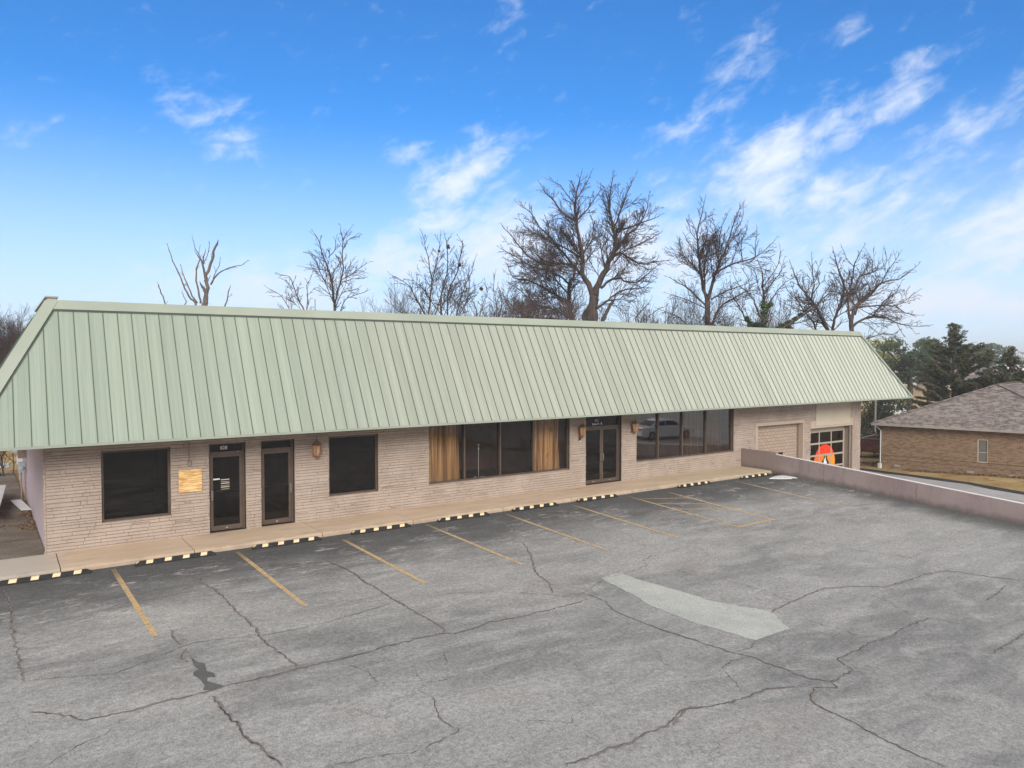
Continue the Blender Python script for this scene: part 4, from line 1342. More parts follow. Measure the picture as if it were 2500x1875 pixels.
# ---------------------------------------------------------------- dead leaves
def leaf_litter(name, label, pts, n, size, zf, seed, mat_=None):
    r_ = random.Random(seed); q_ = MB()
    for _ in range(n):
        cx, cy, rx, ry, an = r_.choice(pts)
        a = r_.uniform(0, 2 * pi); rr = sqrt(r_.random())
        u, v = cos(a) * rr * rx, sin(a) * rr * ry
        x = cx + u * cos(an) - v * sin(an); y = cy + u * sin(an) + v * cos(an)
        z = zf(x, y) + r_.uniform(.005, .05)
        s_ = size * r_.uniform(.6, 1.3); b_ = r_.uniform(0, pi)
        t1 = Vector((cos(b_), sin(b_), r_.uniform(-.5, .5))) * s_; t2 = Vector((-sin(b_), cos(b_), r_.uniform(-.5, .5))) * s_ * .6
        c_ = Vector((x, y, z))
        q_.quad(c_ - t1, c_ + t2, c_ + t1, c_ - t2)
    return tag(q_.build(name, mat_ or M['dry_leaf']), label, 'leaves', kind='stuff')


leaf_litter('leaf_pile', 'brown dead leaves piled against the left side wall', [(-.22, 3.9, .28, .75, .02), (-.26, 6.4, .16, .9, .02), (-.5, 4.6, .5, 1.6, 0)], 520, .035, lambda x, y: 0, 2)
leaf_litter('corner_leaves', 'few dead leaves in the lot corner by the low wall', [(26.45, -1.95, .2, .15, 0)], 60, .04, lambda x, y: -.12, 3)

# ---------------------------------------------------------------- bare trees behind the building
TREES = {
 'dead': ((9.48, 26.19), 0.25, [(0.125,0.058,[(0.0,6.85),(-0.14,7.96),(0.1,8.77),(0.12,9.35),(0.05,9.73),(0.29,10.41),(0.53,11.08),(0.75,11.8)]),(0.125,0.077,[(0.34,6.85),(0.31,7.96),(0.38,8.77),(0.24,9.16)]),(0.067,0.019,[(-0.48,6.85),(-0.58,8.2),(-0.86,8.48),(-1.35,9.16),(-1.63,9.73),(-2.02,10.41),(-2.4,11.17),(-2.61,11.75)]),(0.048,0.019,[(-0.53,8.24),(-0.96,8.96),(-1.35,9.73),(-1.57,10.36)]),(0.058,0.014,[(-0.24,8.2),(-0.43,8.96),(-0.58,9.93),(-0.53,10.5),(-0.34,11.03),(-0.67,11.56),(-0.79,12.09)]),(0.067,0.029,[(0.05,9.73),(-0.14,10.6),(-0.34,10.98),(-0.48,11.17)]),(0.048,0.029,[(-0.14,10.6),(-0.05,11.27)]),(0.048,0.01,[(0.38,9.35),(0.77,9.93),(1.25,10.21),(1.83,10.41),(2.4,10.5),(2.61,10.65)]),(0.029,0.01,[(0.48,9.45),(0.67,9.93),(0.96,10.41),(1.1,10.69)]),(0.029,0.01,[(0.1,9.83),(0.0,10.5),(0.38,11.27),(0.48,11.65)]),(0.038,0.029,[(-2.09,6.85),(-2.11,8.0),(-2.21,8.58),(-2.37,9.11)]),(0.038,0.019,[(-1.54,6.85),(-1.54,8.0),(-1.44,8.39),(-1.68,8.82)]),(0.048,0.029,[(0.91,6.85),(0.96,7.91),(1.1,8.48),(1.17,9.14)])]),
 'slender': ((17.86, 26.44), 0.80, [(0.096,0.016,[(0.0,7.08),(-0.05,7.93),(-0.11,8.68),(-0.21,9.64),(-0.37,10.5),(-0.64,11.35),(-0.91,12.1),(-1.07,12.74),(-1.28,13.16)]),(0.064,0.011,[(-0.03,8.57),(0.16,9.21),(0.48,10.07),(0.69,10.92),(0.69,11.78),(0.75,12.63),(0.69,13.27)]),(0.032,0.011,[(-0.64,11.35),(-1.23,11.67)]),(0.032,0.011,[(-0.37,10.82),(-1.12,10.87),(-1.92,10.98)]),(0.032,0.011,[(-0.48,11.67),(-0.05,12.2),(0.0,12.74)]),(0.021,0.011,[(0.69,12.63),(1.23,13.27)]),(0.027,0.011,[(0.69,11.99),(1.12,12.74),(1.6,12.95)]),(0.043,0.011,[(-0.03,7.61),(0.27,7.93),(0.69,8.79),(1.33,9.11),(1.97,9.32)]),(0.027,0.011,[(0.59,10.17),(1.33,10.6),(2.08,11.14)]),(0.021,0.011,[(0.53,9.96),(1.23,10.17),(1.87,10.23)])]),
 'young': ((16.88, 29.56), 0.80, [(0.056,0.011,[(0.0,7.17),(-0.06,8.17),(-0.5,9.06),(-0.78,9.83),(-1.11,10.61),(-1.72,10.72)]),(0.033,0.011,[(0.03,7.95),(0.06,9.28),(-0.06,10.06),(0.17,10.61)]),(0.033,0.011,[(-0.06,7.61),(-1.11,8.17),(-1.61,8.95),(-2.16,9.5),(-2.83,9.83)])]),
 'nest': ((23.55, 22.49), 0.80, [(0.07,0.01,[(-0.65,6.69),(-0.65,7.7),(-0.55,8.91),(-0.45,10.21),(-0.6,11.42),(-0.85,12.42),(-1.0,13.13)]),(0.08,0.01,[(0.25,6.69),(0.2,7.7),(0.2,9.01),(0.5,10.21),(0.7,11.22),(0.65,12.42),(0.55,12.92)]),(0.05,0.03,[(-0.3,6.69),(-0.3,7.7),(0.0,8.7),(0.5,10.21)]),(0.06,0.01,[(0.55,6.69),(0.6,7.7),(0.7,9.41),(1.31,10.81),(1.46,11.62),(1.71,12.42),(1.56,12.82)]),(0.05,0.01,[(1.11,6.69),(1.21,7.65),(1.51,8.7),(1.91,9.81),(2.31,10.61),(2.51,11.22)]),(0.04,0.01,[(-0.65,7.4),(-1.31,8.6),(-2.01,9.81),(-2.71,10.31),(-3.11,10.51)]),(0.04,0.01,[(-0.65,7.2),(-1.41,7.8),(-2.31,7.9),(-2.91,8.3),(-3.11,9.01)]),(0.04,0.01,[(-0.4,10.01),(-0.1,11.22),(0.1,12.12),(0.2,13.02)]),(0.03,0.01,[(1.21,7.4),(2.11,9.21),(1.81,9.81),(2.11,10.61)])]),
 'scrub': ((27.27, 22.34), 0.80, [(0.042,0.01,[(-0.57,6.77),(-0.57,7.66),(-0.73,8.55),(-1.15,9.38),(-1.46,10.01)]),(0.031,0.01,[(-0.55,7.29),(-0.21,8.76),(0.1,9.38),(0.0,10.11)]),(0.052,0.01,[(0.73,6.77),(0.78,7.55),(0.73,8.86),(0.52,10.01),(0.63,10.85)]),(0.031,0.01,[(0.75,7.5),(1.15,8.86),(0.94,9.8)])]),
 'oak': ((37.50, 22.53), 1.00, [(0.385,0.338,[(0.0,6.42),(-0.06,7.7),(-0.12,8.75),(0.0,9.91)]),(0.221,0.023,[(-0.06,9.56),(-0.47,10.73),(-1.05,11.43),(-1.05,12.71),(-1.28,13.99),(-1.57,15.27),(-1.69,16.44),(-1.52,17.72),(-1.28,18.54)]),(0.128,0.023,[(-0.35,10.55),(-0.93,11.31),(-1.63,12.01),(-2.56,12.3),(-3.73,12.24),(-4.9,12.71),(-5.83,13.64),(-6.53,14.57),(-7.05,15.1)]),(0.093,0.017,[(-1.52,12.01),(-2.45,13.06),(-3.38,14.11),(-4.31,14.92),(-5.01,15.97),(-5.89,16.5)]),(0.07,0.017,[(-1.28,12.71),(-2.45,13.41),(-3.73,13.99),(-5.13,14.57),(-5.83,15.39)]),(0.093,0.017,[(-1.57,15.27),(-2.56,15.97),(-3.26,16.9),(-3.85,17.6),(-4.2,18.19)]),(0.07,0.017,[(-1.57,15.39),(-0.93,15.97),(-0.23,16.9),(0.35,17.72)]),(0.047,0.012,[(-1.69,16.44),(-2.21,17.14),(-2.8,17.95),(-3.5,18.3)]),(0.047,0.012,[(-1.57,16.9),(-0.93,17.84),(-0.58,18.65)]),(0.058,0.012,[(-1.17,12.94),(-0.47,13.64),(-0.23,14.81),(-0.47,15.74)]),(0.256,0.023,[(0.06,9.8),(0.29,10.73),(0.82,11.78),(1.22,12.71),(1.52,13.64),(1.34,14.81),(1.05,15.74),(0.93,16.9),(1.17,18.54)]),(0.105,0.017,[(1.52,13.64),(1.69,14.81),(2.33,14.92),(3.26,15.27),(4.43,15.74),(4.95,15.97)]),(0.093,0.017,[(1.52,13.18),(2.33,14.22),(3.26,15.04),(3.96,16.21),(4.2,17.49)]),(0.07,0.012,[(1.4,14.92),(1.86,16.21),(2.33,17.49),(2.8,18.54)]),(0.047,0.012,[(1.05,15.74),(0.58,16.9),(0.47,17.84)]),(0.093,0.017,[(1.05,12.59),(1.98,13.06),(2.8,12.59),(3.73,12.24),(4.9,12.48),(5.83,12.59)]),(0.058,0.012,[(0.82,11.78),(0.47,13.18),(0.82,13.99),(0.23,14.57),(-0.23,15.39)]),(0.105,0.017,[(0.47,10.38),(1.17,10.96),(1.98,11.19),(2.33,10.9),(3.26,10.84),(4.2,11.54),(5.01,12.24)]),(0.093,0.017,[(0.12,8.75),(0.93,9.33),(1.63,9.91),(2.68,10.38),(3.85,10.49),(4.78,11.08)]),(0.152,0.105,[(0.23,6.42),(0.93,8.4),(1.52,9.33)]),(0.07,0.012,[(1.4,12.24),(2.33,13.18),(3.5,13.76),(4.66,14.34)])]),
 'lowoak': ((38.92, 26.41), 1.35, [(0.212,0.062,[(0.0,6.53),(-0.37,8.15),(-0.62,9.64),(-0.62,11.14),(-0.25,11.63),(0.0,12.76)]),(0.299,0.199,[(0.62,6.53),(0.62,7.9),(0.87,8.77),(1.37,9.27)]),(0.112,0.019,[(-0.62,9.64),(-1.74,10.26),(-2.74,10.89),(-3.99,11.51),(-5.23,11.76),(-5.73,12.76)]),(0.087,0.019,[(-0.62,11.14),(-1.37,11.76),(-2.49,12.26),(-3.74,12.51),(-4.98,13.25),(-6.23,13.88)]),(0.075,0.012,[(-0.69,10.26),(-1.62,11.51),(-2.49,12.76),(-3.36,13.75),(-3.99,14.62)]),(0.087,0.012,[(-0.37,8.15),(-1.87,9.02),(-3.36,9.52),(-4.73,10.76),(-5.61,11.26)]),(0.087,0.019,[(-0.31,7.65),(-1.87,8.27),(-3.74,8.02),(-4.49,8.64),(-5.48,9.52),(-6.23,10.51)]),(0.062,0.012,[(-0.62,9.39),(-1.5,9.89),(-2.12,10.76),(-2.49,11.63)]),(0.062,0.012,[(-3.49,6.53),(-3.61,8.02),(-4.24,9.02),(-5.11,9.02),(-6.23,9.02)])]),
 'fork': ((42.43, 15.45), 0.90, [(0.218,0.176,[(0.0,6.27),(0.0,7.25),(0.0,8.13),(0.02,9.17)]),(0.124,0.016,[(0.02,9.06),(-0.31,10.0),(-0.57,11.24),(-0.73,12.27),(-0.83,13.31),(-0.88,14.35),(-0.62,15.38),(-0.41,16.42)]),(0.124,0.01,[(0.02,9.17),(0.26,10.2),(0.47,11.13),(0.73,11.86),(1.04,12.69),(1.35,13.83),(1.66,15.07),(1.97,15.9)]),(0.083,0.01,[(0.47,11.13),(1.14,11.55),(1.97,11.96),(2.9,12.17),(3.83,12.58),(4.45,13.0),(5.18,13.72)]),(0.062,0.01,[(-0.21,9.68),(-0.31,11.24),(-0.31,12.27),(0.1,13.31),(0.31,14.03),(0.1,15.07)]),(0.073,0.01,[(-0.05,8.75),(-0.93,9.58),(-1.76,10.2),(-2.38,10.51),(-2.95,10.82)]),(0.062,0.01,[(0.21,9.27),(1.14,9.79),(1.97,10.1),(2.8,10.41),(3.42,10.82)]),(0.041,0.01,[(-0.02,8.54),(-1.24,9.17),(-2.07,9.48),(-2.69,9.68)]),(0.083,0.01,[(0.1,6.58),(0.73,8.54),(1.55,9.17),(2.59,9.79),(3.83,9.89)]),(0.062,0.01,[(-0.41,6.37),(-1.24,7.25),(-1.97,7.92),(-2.69,8.29),(-3.31,8.54)]),(0.031,0.01,[(-0.78,12.27),(-1.35,13.0),(-1.86,13.83)]),(0.031,0.01,[(-0.83,13.52),(-1.35,14.14),(-1.55,14.86)]),(0.031,0.01,[(3.63,12.53),(3.68,13.52),(3.83,14.35)]),(0.041,0.01,[(2.59,12.12),(2.49,13.31),(2.8,14.35),(2.9,14.66)]),(0.041,0.01,[(0.62,11.76),(0.62,13.31),(0.73,14.35),(1.14,15.38)]),(0.041,0.01,[(1.04,12.69),(1.76,14.03),(2.38,15.07),(2.49,15.8)]),(0.041,0.01,[(-0.73,12.27),(-0.21,13.83),(-0.31,14.97)])]),
 'ivy': ((41.70, 9.87), 0.90, [(0.122,0.019,[(0.0,6.13),(0.0,6.89),(-0.09,7.83),(-0.09,8.58),(-0.14,9.24),(-0.19,9.9),(-0.24,10.65),(-0.42,11.22)]),(0.057,0.009,[(-0.05,8.2),(0.42,8.77),(0.89,9.43),(1.55,10.09),(1.93,10.28)]),(0.038,0.009,[(-0.19,9.71),(0.33,10.46),(0.71,11.22),(0.8,11.97)]),(0.066,0.009,[(-0.05,7.36),(-0.42,7.83),(-0.8,8.58),(-1.18,9.15),(-1.93,9.71),(-2.31,10.28)]),(0.075,0.009,[(-0.61,6.42),(-0.99,7.07),(-1.37,7.64),(-1.74,8.49),(-2.12,9.24),(-2.21,10.09)]),(0.038,0.009,[(-0.12,9.15),(0.52,9.99),(1.08,10.65),(1.37,11.41)]),(0.094,0.009,[(0.14,6.32),(0.8,6.79),(1.55,7.26),(2.4,7.83),(3.15,8.49),(3.91,9.24),(4.28,9.99)]),(0.028,0.009,[(-1.18,9.15),(-1.37,10.09),(-1.74,10.65)])]),
 'lean': ((52.51, 12.09), 0.90, [(0.153,0.022,[(0.0,6.13),(0.0,7.06),(-0.33,7.88),(-0.87,8.86),(-1.53,9.73),(-2.08,10.39),(-2.51,11.26),(-2.84,12.14)]),(0.066,0.011,[(-1.31,9.51),(-1.2,10.5),(-1.42,11.59),(-1.64,12.68)]),(0.044,0.011,[(-0.87,8.75),(-0.44,9.84),(0.11,10.72)]),(0.098,0.011,[(-0.55,6.35),(-0.87,7.11),(-1.2,7.88),(-1.86,8.53),(-2.51,9.4),(-3.06,10.5)]),(0.044,0.011,[(-1.2,9.95),(-0.76,10.72),(-0.98,11.59),(-0.76,12.24)]),(0.044,0.011,[(-2.51,9.4),(-3.17,9.95),(-3.6,10.61)]),(0.12,0.016,[(0.22,6.24),(0.44,7.06),(0.6,7.98),(0.87,8.86),(1.09,9.84),(1.09,10.72),(0.66,11.59),(0.33,12.46),(0.11,13.12)]),(0.044,0.011,[(-1.86,8.53),(-2.51,8.75),(-3.6,9.19)])]),
 'spread': ((48.39, 7.65), 0.80, [(0.157,0.137,[(0.0,5.99),(-0.03,6.82),(-0.1,7.85)]),(0.078,0.01,[(-0.1,7.75),(-0.34,8.63),(-0.34,9.32),(-0.73,9.91),(-1.03,10.5),(-1.32,11.28),(-1.52,11.87)]),(0.069,0.01,[(-0.34,9.32),(-0.15,10.3),(-0.05,11.28),(0.24,12.06),(0.44,12.45)]),(0.108,0.015,[(-0.05,7.46),(0.24,8.44),(0.93,9.03),(1.52,9.42),(2.11,10.1),(2.89,10.4),(3.67,10.5),(4.36,10.89),(5.14,11.47)]),(0.069,0.01,[(0.24,7.95),(0.64,8.93),(0.49,9.61),(0.73,10.5),(1.32,10.89),(1.91,11.08),(2.01,11.87),(1.81,12.45)]),(0.088,0.01,[(-0.05,7.02),(0.64,7.56),(1.52,7.85),(2.5,7.75),(3.38,7.36),(4.36,7.17),(5.44,7.17)]),(0.069,0.01,[(-0.13,8.24),(0.34,8.49),(0.93,8.54),(2.3,8.63),(3.28,8.63),(4.06,9.03),(4.75,9.52)]),(0.039,0.01,[(2.3,10.1),(2.89,11.08),(3.38,11.67),(3.77,12.26)]),(0.029,0.01,[(1.91,11.08),(2.69,11.47),(2.89,11.87),(2.79,12.45)]),(0.049,0.01,[(1.52,7.85),(2.3,8.93),(3.08,9.52),(3.28,10.01)]),(0.049,0.01,[(-0.05,6.38),(0.93,6.19),(1.91,6.48),(2.89,6.68),(3.67,6.48)]),(0.039,0.01,[(3.28,8.63),(3.87,8.14),(4.65,7.95)]),(0.029,0.01,[(-0.05,11.28),(-0.54,11.87),(-0.73,12.45)])]),
 'sapling': ((37.26, 17.83), 0.80, [(0.033,0.011,[(-0.43,6.52),(-0.43,7.39),(-0.43,8.47)]),(0.043,0.011,[(0.22,6.52),(0.22,7.33),(0.11,7.82),(0.65,8.47),(1.19,9.02)]),(0.038,0.011,[(0.22,7.33),(0.87,7.82),(1.74,8.47),(2.06,8.58)])]),
}

LABELS = {
 'dead': ('dead_tree', 'grey dead tree with broken stubby top, leftmost tree above the roof'),
 'slender': ('bare_tree', 'slender bare tree with two stems and drooping twigs, left of the nest tree'),
 'young': ('bare_tree', 'small faint bare tree just left of the slender two-stemmed tree'),
 'nest': ('bare_tree', 'bare many-stemmed tree holding dark leafy nests'),
 'scrub': ('bare_tree', 'thin bare saplings between the nest tree and the huge oak'),
 'oak': ('bare_tree', 'huge bare oak with twin leaders, the tallest tree behind the roof'),
 'lowoak': ('bare_tree', 'bare oak with dense low brown twigs at the left foot of the tallest oak'),
 'fork': ('bare_tree', 'tall bare tree with forked trunk, first big one right of the tallest oak'),
 'ivy': ('ivy_tree', 'bare tree with green ivy on its trunk beside the round roof vent'),
 'lean': ('bare_tree', 'bare tree with leaning crossed stems between the ivy tree and the wide spreading tree'),
 'spread': ('bare_tree', 'wide spreading bare tree above the right end of the roof'),
 'sapling': ('bare_tree', 'low thin saplings just right of the tallest oak'),
}


def smooth_line(p, sub=3):
    out = []
    n = len(p)
    for i in range(n - 1):
        p0 = p[max(0, i - 1)]; p1 = p[i]; p2 = p[i + 1]; p3 = p[min(n - 1, i + 2)]
        for k in range(sub):
            t_ = k / sub
            out.append(.5 * ((2 * p1) + (p2 - p0) * t_ + (2 * p0 - 5 * p1 + 4 * p2 - p3) * t_ ** 2 + (3 * p1 - p0 - 3 * p2 + p3) * t_ ** 3))
    out.append(p[-1])
    return out


def rand_perp(d_, r_):
    v = Vector((r_.gauss(0, 1), r_.gauss(0, 1), r_.gauss(0, 1)))
    v = v - d_ * v.dot(d_)
    return v.normalized() if v.length > 1e-4 else d_.orthogonal().normalized()


def twig(mb, P0, D0, L, r0, lvl, r_, dens, tips, trop=.03, rmin=.012):
    n = 5 if lvl == 1 else (3 if lvl == 2 else 2)
    pts = [P0]; d_ = D0.normalized()
    for k in range(n):
        d_ = (d_ + rand_perp(d_, r_) * r_.uniform(.04, .22) + Vector((0, 0, trop))).normalized()
        pts.append(pts[-1] + d_ * (L / n))
    rr = [max(rmin, r0 * (1 - .8 * k / n)) for k in range(n + 1)]
    mb.tube(pts, rr, 3, cap=False)
    if lvl >= 3 or L < .25:
        tips.append(pts[-1]); return
    sp = (.25, .16)[lvl - 1] / dens
    m_ = max(1, int(L / sp))
    for k in range(m_):
        t_ = .15 + .85 * (k + r_.random()) / m_
        f = min(n - .001, t_ * n); i = int(f)
        q_ = pts[i].lerp(pts[i + 1], f - i)
        dd = (pts[i + 1] - pts[i]).normalized()
        a = radians(r_.uniform(18, 46))
        nd = dd * cos(a) + rand_perp(dd, r_) * sin(a)
        twig(mb, q_, nd, L * r_.uniform(.35, .68) * (1.1 - .5 * t_), max(rmin, rr[i] * .6), lvl + 1, r_, dens, tips, trop, rmin)


def bare_tree(key, seed):
    (px, py), dens, limbs = TREES[key]
    r_ = random.Random(seed)
    base = -2.2
    nm, lb = LABELS[key]
    t_ = thing(nm, (px, py, base), lb, 'tree', 'bare winter trees behind the building', HEAD)
    wmin = min(l[2][0][1] for l in limbs)
    done = []
    tr = MB(); cr = MB(); tips = []
    bark = M['grey_bark'] if key == 'dead' else M['bark']
    for li, (r0, r1, pts) in enumerate(limbs):
        u0, w0 = pts[0]
        v0 = 0.0
        if done:
            best = min(done, key=lambda q_: (q_.x - u0) ** 2 + (q_.z - base - w0 + base) ** 2)
            v0 = best.y
        grounded = w0 < wmin + .35
        if grounded: v0 = 0 if li == 0 else r_.uniform(-.5, .5)
        slope = 0 if li == 0 else r_.choice((-1, 1)) * r_.uniform(.05, .28)
        P3 = []
        acc = 0
        for k, (u, w_) in enumerate(pts):
            if k: acc += hypot(u - pts[k - 1][0], w_ - pts[k - 1][1])
            P3.append(Vector((u, v0 + slope * acc, w_)))
        L = acc
        P3 = smooth_line(P3, 3)
        n = len(P3)
        if grounded:
            P3 = [Vector((P3[0].x * .9, v0, base)), P3[0] - Vector((0, 0, (P3[0].z - base) * .4))] + P3
            rr = [r0 * 1.5, r0 * 1.12] + [r0 + (r1 - r0) * (k / (n - 1)) ** 1.15 for k in range(n)]
        else:
            rr = [r0 + (r1 - r0) * (k / (n - 1)) ** 1.1 for k in range(n)]
        rr = [max(.020, x_ * 1.08) for x_ in rr]
        P3 = [q_ + Vector((r_.gauss(0, .3), r_.gauss(0, .3), r_.gauss(0, .2))) * min(.18, rr[k] * .6 + .03) for k, q_ in enumerate(P3)]
        tr.tube(P3, rr, 7 if r0 > .12 else 5, cap=True)
        done += P3
        # side shoots
        off = 2 if grounded else 0
        Q = P3[off:]; R = rr[off:]
        cum = [0]
        for a, b_ in zip(Q[:-1], Q[1:]): cum.append(cum[-1] + (b_ - a).length)
        s_ = cum[-1] * (.3 if r0 > .3 else .12)
        if key == 'dead': s_ = cum[-1] * .5
        sp = .27 / dens
        while s_ < cum[-1]:
            i = max(k for k in range(len(cum)) if cum[k] <= s_)
            i = min(i, len(Q) - 2)
            f = (s_ - cum[i]) / max(1e-6, cum[i + 1] - cum[i])
            q_ = Q[i].lerp(Q[i + 1], f)
            dd = (Q[i + 1] - Q[i]).normalized()
            fr_ = s_ / cum[-1]
            a = radians(r_.uniform(22, 55))
            nd = dd * cos(a) + rand_perp(dd, r_) * sin(a)
            if r0 > .3 and fr_ < .5: s_ += sp * 2
            Lc = min(2.8, max(.7, cum[-1] * .38 * (1.15 - .7 * fr_)), .45 + .42 * (cum[-1] - s_)) * r_.uniform(.4, 1.15)
            if key == 'dead': Lc *= .5
            twig(cr, q_, nd, Lc, min(.05, max(.022, R[i] * .45)), 1, r_, min(1.3, dens + .1), tips)
            s_ += sp * r_.uniform(.5, 1.5)
        twig(cr, Q[-1], (Q[-1] - Q[-3]), 0.5 if key != 'dead' else .3, max(.012, R[-1]), 1, r_, min(1.3, dens), tips)
    for mb in (tr, cr): mb.v = [(a, b_, c_ - base) for a, b_, c_ in mb.v]
    tr.build('trunk', bark, t_, smooth=True, world_space=False)
    cr.build('crown', M['grey_bark'] if key == 'dead' else M['twig'], t_, world_space=False)
    if key in ('oak', 'spread', 'nest', 'fork', 'lean', 'ivy'):
        lf = MB()
        for p in tips:
            if r_.random() < (.10 if key != 'spread' else .2):
                a = Vector((r_.gauss(0, 1), r_.gauss(0, 1), r_.gauss(0, 1))).normalized() * .05; b_ = a.orthogonal().normalized() * .035
                c_ = p - Vector((0, 0, base))
                lf.quad(c_ - a, c_ + b_, c_ + a, c_ - b_)
        lf.build('dry_leaves', M['dry_leaf'], t_, world_space=False)
    return t_, done


def leaf_quads(mb, c_, rad, n, size, r_, elong=1.0, shell=.0, flat=1.0):
    for _ in range(n):
        v = Vector((r_.gauss(0, 1), r_.gauss(0, 1), r_.gauss(0, 1))).normalized() * (shell + (1 - shell) * r_.random() ** .5)
        p = Vector((c_[0] + v.x * rad[0], c_[1] + v.y * rad[1], c_[2] + v.z * rad[2]))
        a = Vector((r_.gauss(0, 1), r_.gauss(0, 1), r_.gauss(0, 1) * flat)).normalized()
        b_ = a.orthogonal().normalized()
        b_ = (b_ + a.cross(b_) * r_.uniform(-1, 1)).normalized()
        s_ = size * r_.uniform(.6, 1.4)
        mb.quad(p - a * s_ * elong, p + b_ * s_ * .55, p + a * s_ * elong, p - b_ * s_ * .55)


sd_ = 20
for key in TREES:
    sd_ += 1
    T_, dn = bare_tree(key, sd_)
    r_ = random.Random(sd_ * 7)
    if key == 'nest':
        k_ = 50 / 1800
        for (cx, cy, s_) in ((537, 483, .14), (477, 510, .075), (615, 603, .11), (760, 762, .11)):
            u = (cx - 470) * .3617 * k_; z = 4.8 - (430 + cy * .3617 - 878) * k_
            nb = MB(); leaf_quads(nb, (u, 0, z + 2.2), (s_, s_, s_ * 1.1), 110, .07, r_); nb.build('nest', M['nest'], T_, world_space=False)
    if key == 'ivy':
        k_ = 50 / 1800; iv = MB()
        def iu(cx, cy): return ((cx - 785) * .339 * k_, 0, 4.8 - (430 + cy * .339 - 878) * k_ + 2.2)
        for (cx, cy, rx, rz) in ((782, 1080, .30, .5), (778, 1020, .34, .4), (775, 970, .30, .35), (770, 925, .20, .3), (800, 940, .2, .2), (825, 925, .12, .15), (680, 1060, .22, .3), (655, 1030, .14, .2), (690, 1100, .25, .3),
                                 (880, 1105, .3, .22), (920, 1080, .32, .2), (960, 1055, .28, .18), (1000, 1030, .2, .15), (1040, 1000, .15, .12), (1075, 975, .1, .1), (740, 1110, .3, .25), (960, 1100, .25, .2)):
            leaf_quads(iv, iu(cx, cy), (rx, .3, rz), 170, .085, r_)
        iv.build('ivy', M['ivy'], T_, world_space=False)

# brown brush: dense fine-stemmed shrubs showing above the roof line
def brush(x, y, z0, h, wd, n, label, seed, cat='shrub', name='brush'):
    r_ = random.Random(seed)
    t_ = thing(name, (x, y, z0), label, cat)
    mb = MB(); tips = []
    for _ in range(n):
        a = r_.uniform(0, 2 * pi); rr = r_.random() * wd * .22
        d_ = Vector((cos(a) * r_.uniform(.1, .6), sin(a) * r_.uniform(.1, .6), 1))
        twig(mb, Vector((cos(a) * rr, sin(a) * rr, 0)), d_, h * r_.uniform(.5, 1.0), .03, 1, r_, 1.0, tips, .04, .008)
    mb.build('stems', M['twig'], t_, world_space=False)
    return t_


brush(30.8, 20.2, 1.0, 7.6, 7, 20, 'dense brown brush in front of the tallest oak, just above the roof edge', 91)
brush(28.4, 21.6, 1.0, 7.0, 5, 10, 'thin brown brush between the saplings and the tallest oak', 92)
brush(42.9, 19.0, 0.6, 7.4, 6, 16, 'low bare brush at the foot of the forked tree', 93)
brush(46.9, 16.2, 0.2, 7.4, 5, 14, 'low bare brush between the ivy tree and the leaning stems', 94)
brush(25.0, 33.9, 0.0, 8.8, 5, 9, 'faint bare brush low above the roof, left of the nest tree', 95)
brush(-1.0, 62, -.5, 8.6, 9, 20, 'reddish bare thicket beyond the left end of the roof', 96, 'thicket', 'thicket')
brush(-4.8, 60, -.5, 9.0, 9, 20, 'bare thicket cut by the left edge of the photo', 97, 'thicket', 'thicket')
brush(1.9, 68, -.5, 7.6, 8, 22, 'pale thin thicket touching the left roof slope', 98, 'thicket', 'thicket')
brush(-.75, 15.6, -.03, 2.1, 1.4, 7, 'small bare bush at the far corner of the left side wall', 99, 'shrub', 'bush')


# ---------------------------------------------------------------- evergreens
def cedar(x, y, z0, h, wd, label, seed, nb=150, mat_=None, top_sparse=True, group=None):
    r_ = random.Random(seed)
    t_ = thing('cedar_tree', (x, y, z0), label, 'tree', group)
    tr = MB(); tr.tube([(0, 0, 0), (.05, 0, h * .4), (0, .05, h * .8), (0, 0, h * .97)], [h * .018, h * .013, h * .005, .015], 7)
    a = MB(); b_ = MB()
    for k in range(nb):
        tz = (k + r_.random()) / nb
        z = h * (.08 + .9 * tz)
        prof = (1 - tz) ** .62 * (1.0 if tz > .12 else .8) * (1 - .45 * max(0, tz - .62) / .38)
        L = wd / 2 * prof * r_.uniform(.45, 1.2) + .12
        an = r_.uniform(0, 2 * pi)
        rise = .05 + .75 * tz + r_.uniform(-.2, .25)
        d_ = Vector((cos(an), sin(an), rise)).normalized()
        e = Vector((0, 0, z)) + d_ * L
        tr.tube([(0, 0, z), tuple(Vector((0, 0, z)) + d_ * L * .6), tuple(e)], [.03, .02, .01], 3, cap=False)
        m_ = max(2, int(L / .26))
        for j in range(m_):
            f = .22 + .78 * (j + .6) / m_
            c_ = Vector((0, 0, z)) + d_ * L * f
            sz = .30 * (1.1 - .5 * f) + .06
            tgt = b_ if r_.random() < .3 else a
            if tz > .75 and r_.random() < .3: continue
            leaf_quads(tgt, c_, (sz, sz, sz * .5), int(22 + 10 * prof), .08, r_, 1.35, 0, .6)
    tr.build('trunk', M['bark'], t_, world_space=False)
    a.build('crown', mat_ or M['cedar'], t_, world_space=False)
    b_.build('crown', M['cedar_rust'], t_, world_space=False)
    return t_


